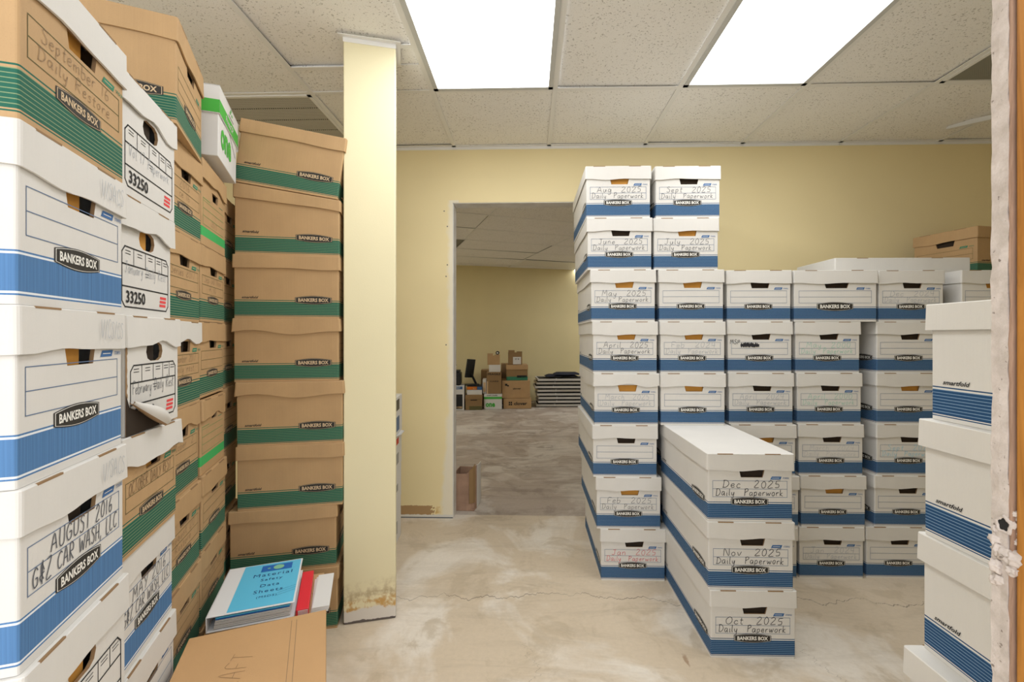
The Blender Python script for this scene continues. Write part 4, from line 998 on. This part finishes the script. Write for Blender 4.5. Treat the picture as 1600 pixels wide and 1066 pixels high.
# objects on the floor of the back room
def at0(px, py): # floor point of the photo
    r = ray(px, py); s = -CAM_H/r.z; return Vector((r.x*s, r.y*s, 0))
def simple_box(name, label, cat, x, y, z, W, D, H, mat, rz=RB, top=None, prints=(), parts=(), group=None):
    t = thing(name, label, cat, (x, y, z), rz, group); mb = MB()
    hb = H if top is None else H-.09
    mb.rbox((0, 0, 0), (W, D, H-.001), mat, .004)
    mb.build('carton', t)
    P = lambda u, v, l: (u, -l-.0005, v)
    if prints:
        m = MB()
        for pr in prints: pr(m, P)
        m.build('printed_panel', t)
    if top:
        m = MB(); m.rbox((-.006, -.006, H-.07), (W+.006, D+.006, H+.002), top, .004); m.build('lid', t)
    for f in parts: f(t)
    return t
pan = lambda x0, z0, x1, z1, m_: (lambda mb, P: mb.face([P(x0, z0, .001), P(x1, z0, .001), P(x1, z1, .001), P(x0, z1, .001)], m_))
typ = lambda s, x, z, w_, h, m_, b=.02: (lambda mb, P: put_type(mb, s, x, z, w_, h, m_, P, bold=b, lift=.003))
rzb = R(4)
simple_box('printer_carton', 'white and dark blue printer carton at left edge of the doorway', 'box', -1.40, 7.15, 0, .38, .35, .385, 'paper_white', rzb, None,
   (pan(.02, .33, .355, .375, 'badge_blue'), pan(.02, .02, .355, .25, 'plastic_black'), typ('PRINT', .28, .352, .08, .018, 'paper_white'), pan(.24, .03, .35, .06, 'tan_print')))
simple_box('storage_box', 'brown kraft storage box with slot between printer carton and green carton', 'box', -1.0, 7.19, 0, .26, .34, .235, 'board_dark_kraft', rzb, 'board_dark_kraft', (pan(.08, .15, .18, .163, 'plenum_black'), pan(.06, .0, .26, .06, 'print_line_olive')))
simple_box('white_carton', 'flat white box on the brown storage box under the monitor', 'box', -.985, 7.22, .238, .24, .28, .075, 'paper_white', rzb)
simple_box('orange_carton', 'orange and blue printed box just under the monitor', 'box', -.985, 7.23, .314, .24, .27, .062, 'plastic_black', rzb, None, (pan(.0, .005, .16, .05, 'orange_print'), pan(.09, .012, .15, .03, 'tan_print'), pan(.165, .005, .24, .05, 'badge_blue')))
# monitor on an arm
t = thing('computer_monitor', 'dark flat monitor turned sideways on stand in the back room', 'monitor', (-.925, 7.40, .3765), R(10)); mb = MB()
M4 = Matrix.Translation((-.03, 0, .27)) @ Matrix.Rotation(R(8), 4, 'Y') @ Matrix.Rotation(R(50), 4, 'Z')
mb.rbox((-.10, -.015, -.15), (.10, .012, .15), 'plastic_black', .004, M4); mb.build('screen', t)
mb = MB(); mb.cyl((-.01, .02, .18), (.07, .04, .012), .018, 'plastic_black'); mb.build('stand_neck', t)
mb = MB(); mb.rbox((-.12, -.10, 0), (.12, .10, .014), 'plastic_black', .005); mb.build('stand_base', t)
# black machine on the printer carton
t = thing('printer', 'black machine on top of the printer carton at the doorway edge', 'printer', (-1.38, 7.20, .388), rzb); mb = MB()
mb.rbox((0, 0, 0), (.30, .28, .20), 'plastic_black', .02); mb.build('housing', t)
mb = MB(); mb.rbox((.02, .02, .2), (.28, .26, .235), 'plastic_black', .01); mb.build('top_cover', t)
mb = MB(); mb.box((.02, .1, 0), (.22, .22, .012), 'plastic_black', Matrix.Translation((0, .02, .26)) @ Matrix.Rotation(R(-12), 4, 'Y')); mb.box((.06, .12, .22), (.09, .16, .29), 'plastic_black'); mb.build('paper_tray', t)
# dark cardboard box behind
simple_box('dark_carton', 'dark brown box standing behind the tall printed carton', 'box', -.80, 7.62, 0, .30, .3, .60, 'board_dark_kraft', rzb)
simple_box('paper_carton', 'white and green carton printed one on the back-room floor', 'box', -.712, 7.26, 0, .285, .36, .245, 'paper_white', rzb, None,
   (pan(0, .165, .285, .20, 'paper_green'), typ('one', .10, .07, .15, .065, 'paper_green', .04), typ('COPY PAPER', .13, .222, .17, .02, 'print_black')))
simple_box('tall_carton', 'tall brown printed carton on top of the green and white carton', 'box', -.672, 7.28, .247, .235, .3, .345, 'board_dark_kraft', rzb, None,
   (pan(.0, .27, .235, .30, 'board_dark_kraft'), typ('FRAGILE', .12, .315, .20, .03, 'print_black'), typ('CARE', .12, .20, .14, .02, 'print_black'), pan(.0, .0, .02, .2, 'tan_print')))
simple_box('white_carton', 'narrow white printed box standing left of the tall brown carton', 'box', -.740, 7.30, .247, .06, .28, .225, 'paper_white', rzb, None, (pan(.01, .03, .05, .18, 'tan_print'),))
simple_box('white_carton', 'small white box on top of the tall brown carton', 'box', -.640, 7.32, .593, .185, .24, .115, 'paper_white', rzb)
def flaps(W, D, H, mat):
    def f(t):
        for (x0, x1, a) in ((0, W*.45, 1), (W*.6, W, -1)):
            m = MB(); m.box((x0, -.003, H-.002), (x1, .003, H+.03+.01*a), mat); m.build('open_flap', t)
    return f
simple_box('small_carton', 'small brown open box with a roll on top, above the small white box', 'box', -.665, 7.32, .709, .20, .22, .145, 'board_kraft', rzb, None, (), (flaps(.2, .22, .145, 'board_kraft'),))
mb = MB(); mb.cyl((-.505, 7.36, .90), (-.505, 7.42, .90), .03, 'plastic_black', 18); mb.cyl((-.505, 7.355, .90), (-.505, 7.425, .90), .014, 'paper_white', 12)
tag(mb.build('tape_roll'), 'dark tape roll sitting on the small brown open box', 'tape roll')
simple_box('clover_carton', 'brown carton printed clover, low on the back-room floor', 'box', -.405, 7.33, 0, .45, .4, .165, 'board_kraft', rzb, None, (typ('clover', .275, .085, .21, .055, 'print_black', .02), pan(.085, .055, .107, .08, 'print_black'), pan(.115, .055, .137, .08, 'print_black'), pan(.085, .088, .107, .113, 'print_black'), pan(.115, .088, .137, .113, 'print_black')))
simple_box('large_carton', 'large brown carton on top of the clover carton', 'box', -.43, 7.35, .167, .455, .4, .285, 'board_kraft', rzb, None, (pan(.05, .20, .085, .235, 'print_black'), pan(.085, .19, .11, .215, 'print_black'), typ('clover', .24, .155, .13, .025, 'print_black', .03)))
simple_box('storage_box', 'kraft storage box with green band on top of the large carton', 'box', -.36, 7.38, .454, .345, .36, .245, 'board_dark_kraft', rzb, 'board_kraft', (pan(0, .0, .345, .06, 'badge_green'), pan(.17, .04, .33, .08, 'print_black')))
simple_box('small_carton', 'small brown open box with white label, top of the back-room pile', 'box', -.33, 7.42, .702, .225, .22, .20, 'board_dark_kraft', rzb, None, (pan(.075, .01, .205, .13, 'paper_white'), typ('27 B', .14, .095, .07, .02, 'print_black')), (flaps(.225, .22, .20, 'board_dark_kraft'),))
simple_box('dark_carton', 'dark box standing between the small white box and the green-banded box', 'box', -.47, 7.80, 0, .2, .2, .70, 'board_dark_kraft', rzb)
# stack of white framed panels
rng = random.Random(9); z = .012
for k in range(8):
    h = .048; t = thing('framed_panel', 'white framed panel in the back-room pile, %s' % ('at the very bottom', 'second from the bottom', 'third from the bottom', 'fourth from the bottom', 'fourth from the top', 'third from the top', 'second from the top', 'topmost under the dark cloth')[k], 'panel', (.13+rng.uniform(-.04, .04), 7.52+rng.uniform(-.02, .02), z), R(4+rng.uniform(-1.5, 1.5)), 'white framed panels stacked in the back room')
    mb = MB(); mb.box((0, 0, 0), (1.15, .5, .010), 'panel_white'); mb.build('sheet', t)
    mb = MB(); mb.box((0, 0, .01), (1.15, .02, .034), 'panel_white'); mb.box((0, .48, .01), (1.15, .5, .034), 'panel_white'); mb.box((0, .02, .01), (.02, .48, .034), 'panel_white'); mb.build('rim', t)
    mb = MB(); mb.box((.02, .035, .0101), (1.13, .47, .030), 'plenum_black'); mb.build('core', t)
    mb = MB(); mb.box((.30, -.004, .002), (.312, 0, .042), 'aluminium'); mb.build('clip', t)
    z += .060
for k, (dx, W) in enumerate(((.13, .55), (.28, .45))):
    mb = MB(); n = 14; vs = []; fs = []
    for i in range(n+1):
        for j in range(9):
            u_, v = i/n, j/8; e = min(u_, 1-u_, v, 1-v)*8; hh = .028*min(1, e)+.006*math.sin(9*u_+k)*math.sin(7*v)*min(1, e)
            vs.append((u_*W, v*.35+.01*math.sin(12*u_), hh))
    for i in range(n):
        for j in range(8): fs.append((i*9+j, (i+1)*9+j, (i+1)*9+j+1, i*9+j+1))
    nb = len(vs); vs += [(a, b, 0) for a, b, c in vs]; fs += [tuple(nb+q for q in reversed(f)) for f in fs]
    mb.raw(vs, fs, 'cloth_dark'); o = mb.build('folded_cloth', smooth=True); o.location = (.16+dx, 7.58, z+.001+k*.034); o.rotation_euler = (0, 0, R(4)); tag(o, ('lower', 'upper')[k]+' of two dark folded cloths on the panel pile', 'cloth')

# black scribble blocking out writing on the MSP box
box = [o for o in S.objects if o.get('label', '').startswith('file box with MSP')][0]
mb = MB(); rng = random.Random(8); pts = [(-.085+.075*i/44+rng.uniform(-.006, .006), .136+(.0095 if i % 2 else -.0095)*rng.uniform(.6, 1.1)) for i in range(45)]
for i in range(44): line2(mb, pts[i], pts[i+1], .0035, 'ink_black', lambda u_, v, q: (u_, -q*1.4, v), lift=.0012)
for q in range(3): line2(mb, (-.09, .131+.004*q), (-.005, .130+.004*q), .004, 'ink_black', lambda u_, v, q_: (u_, -q_*1.5, v), lift=.0012)
mb.build('scribble', box)
bpy.context.view_layer.update()
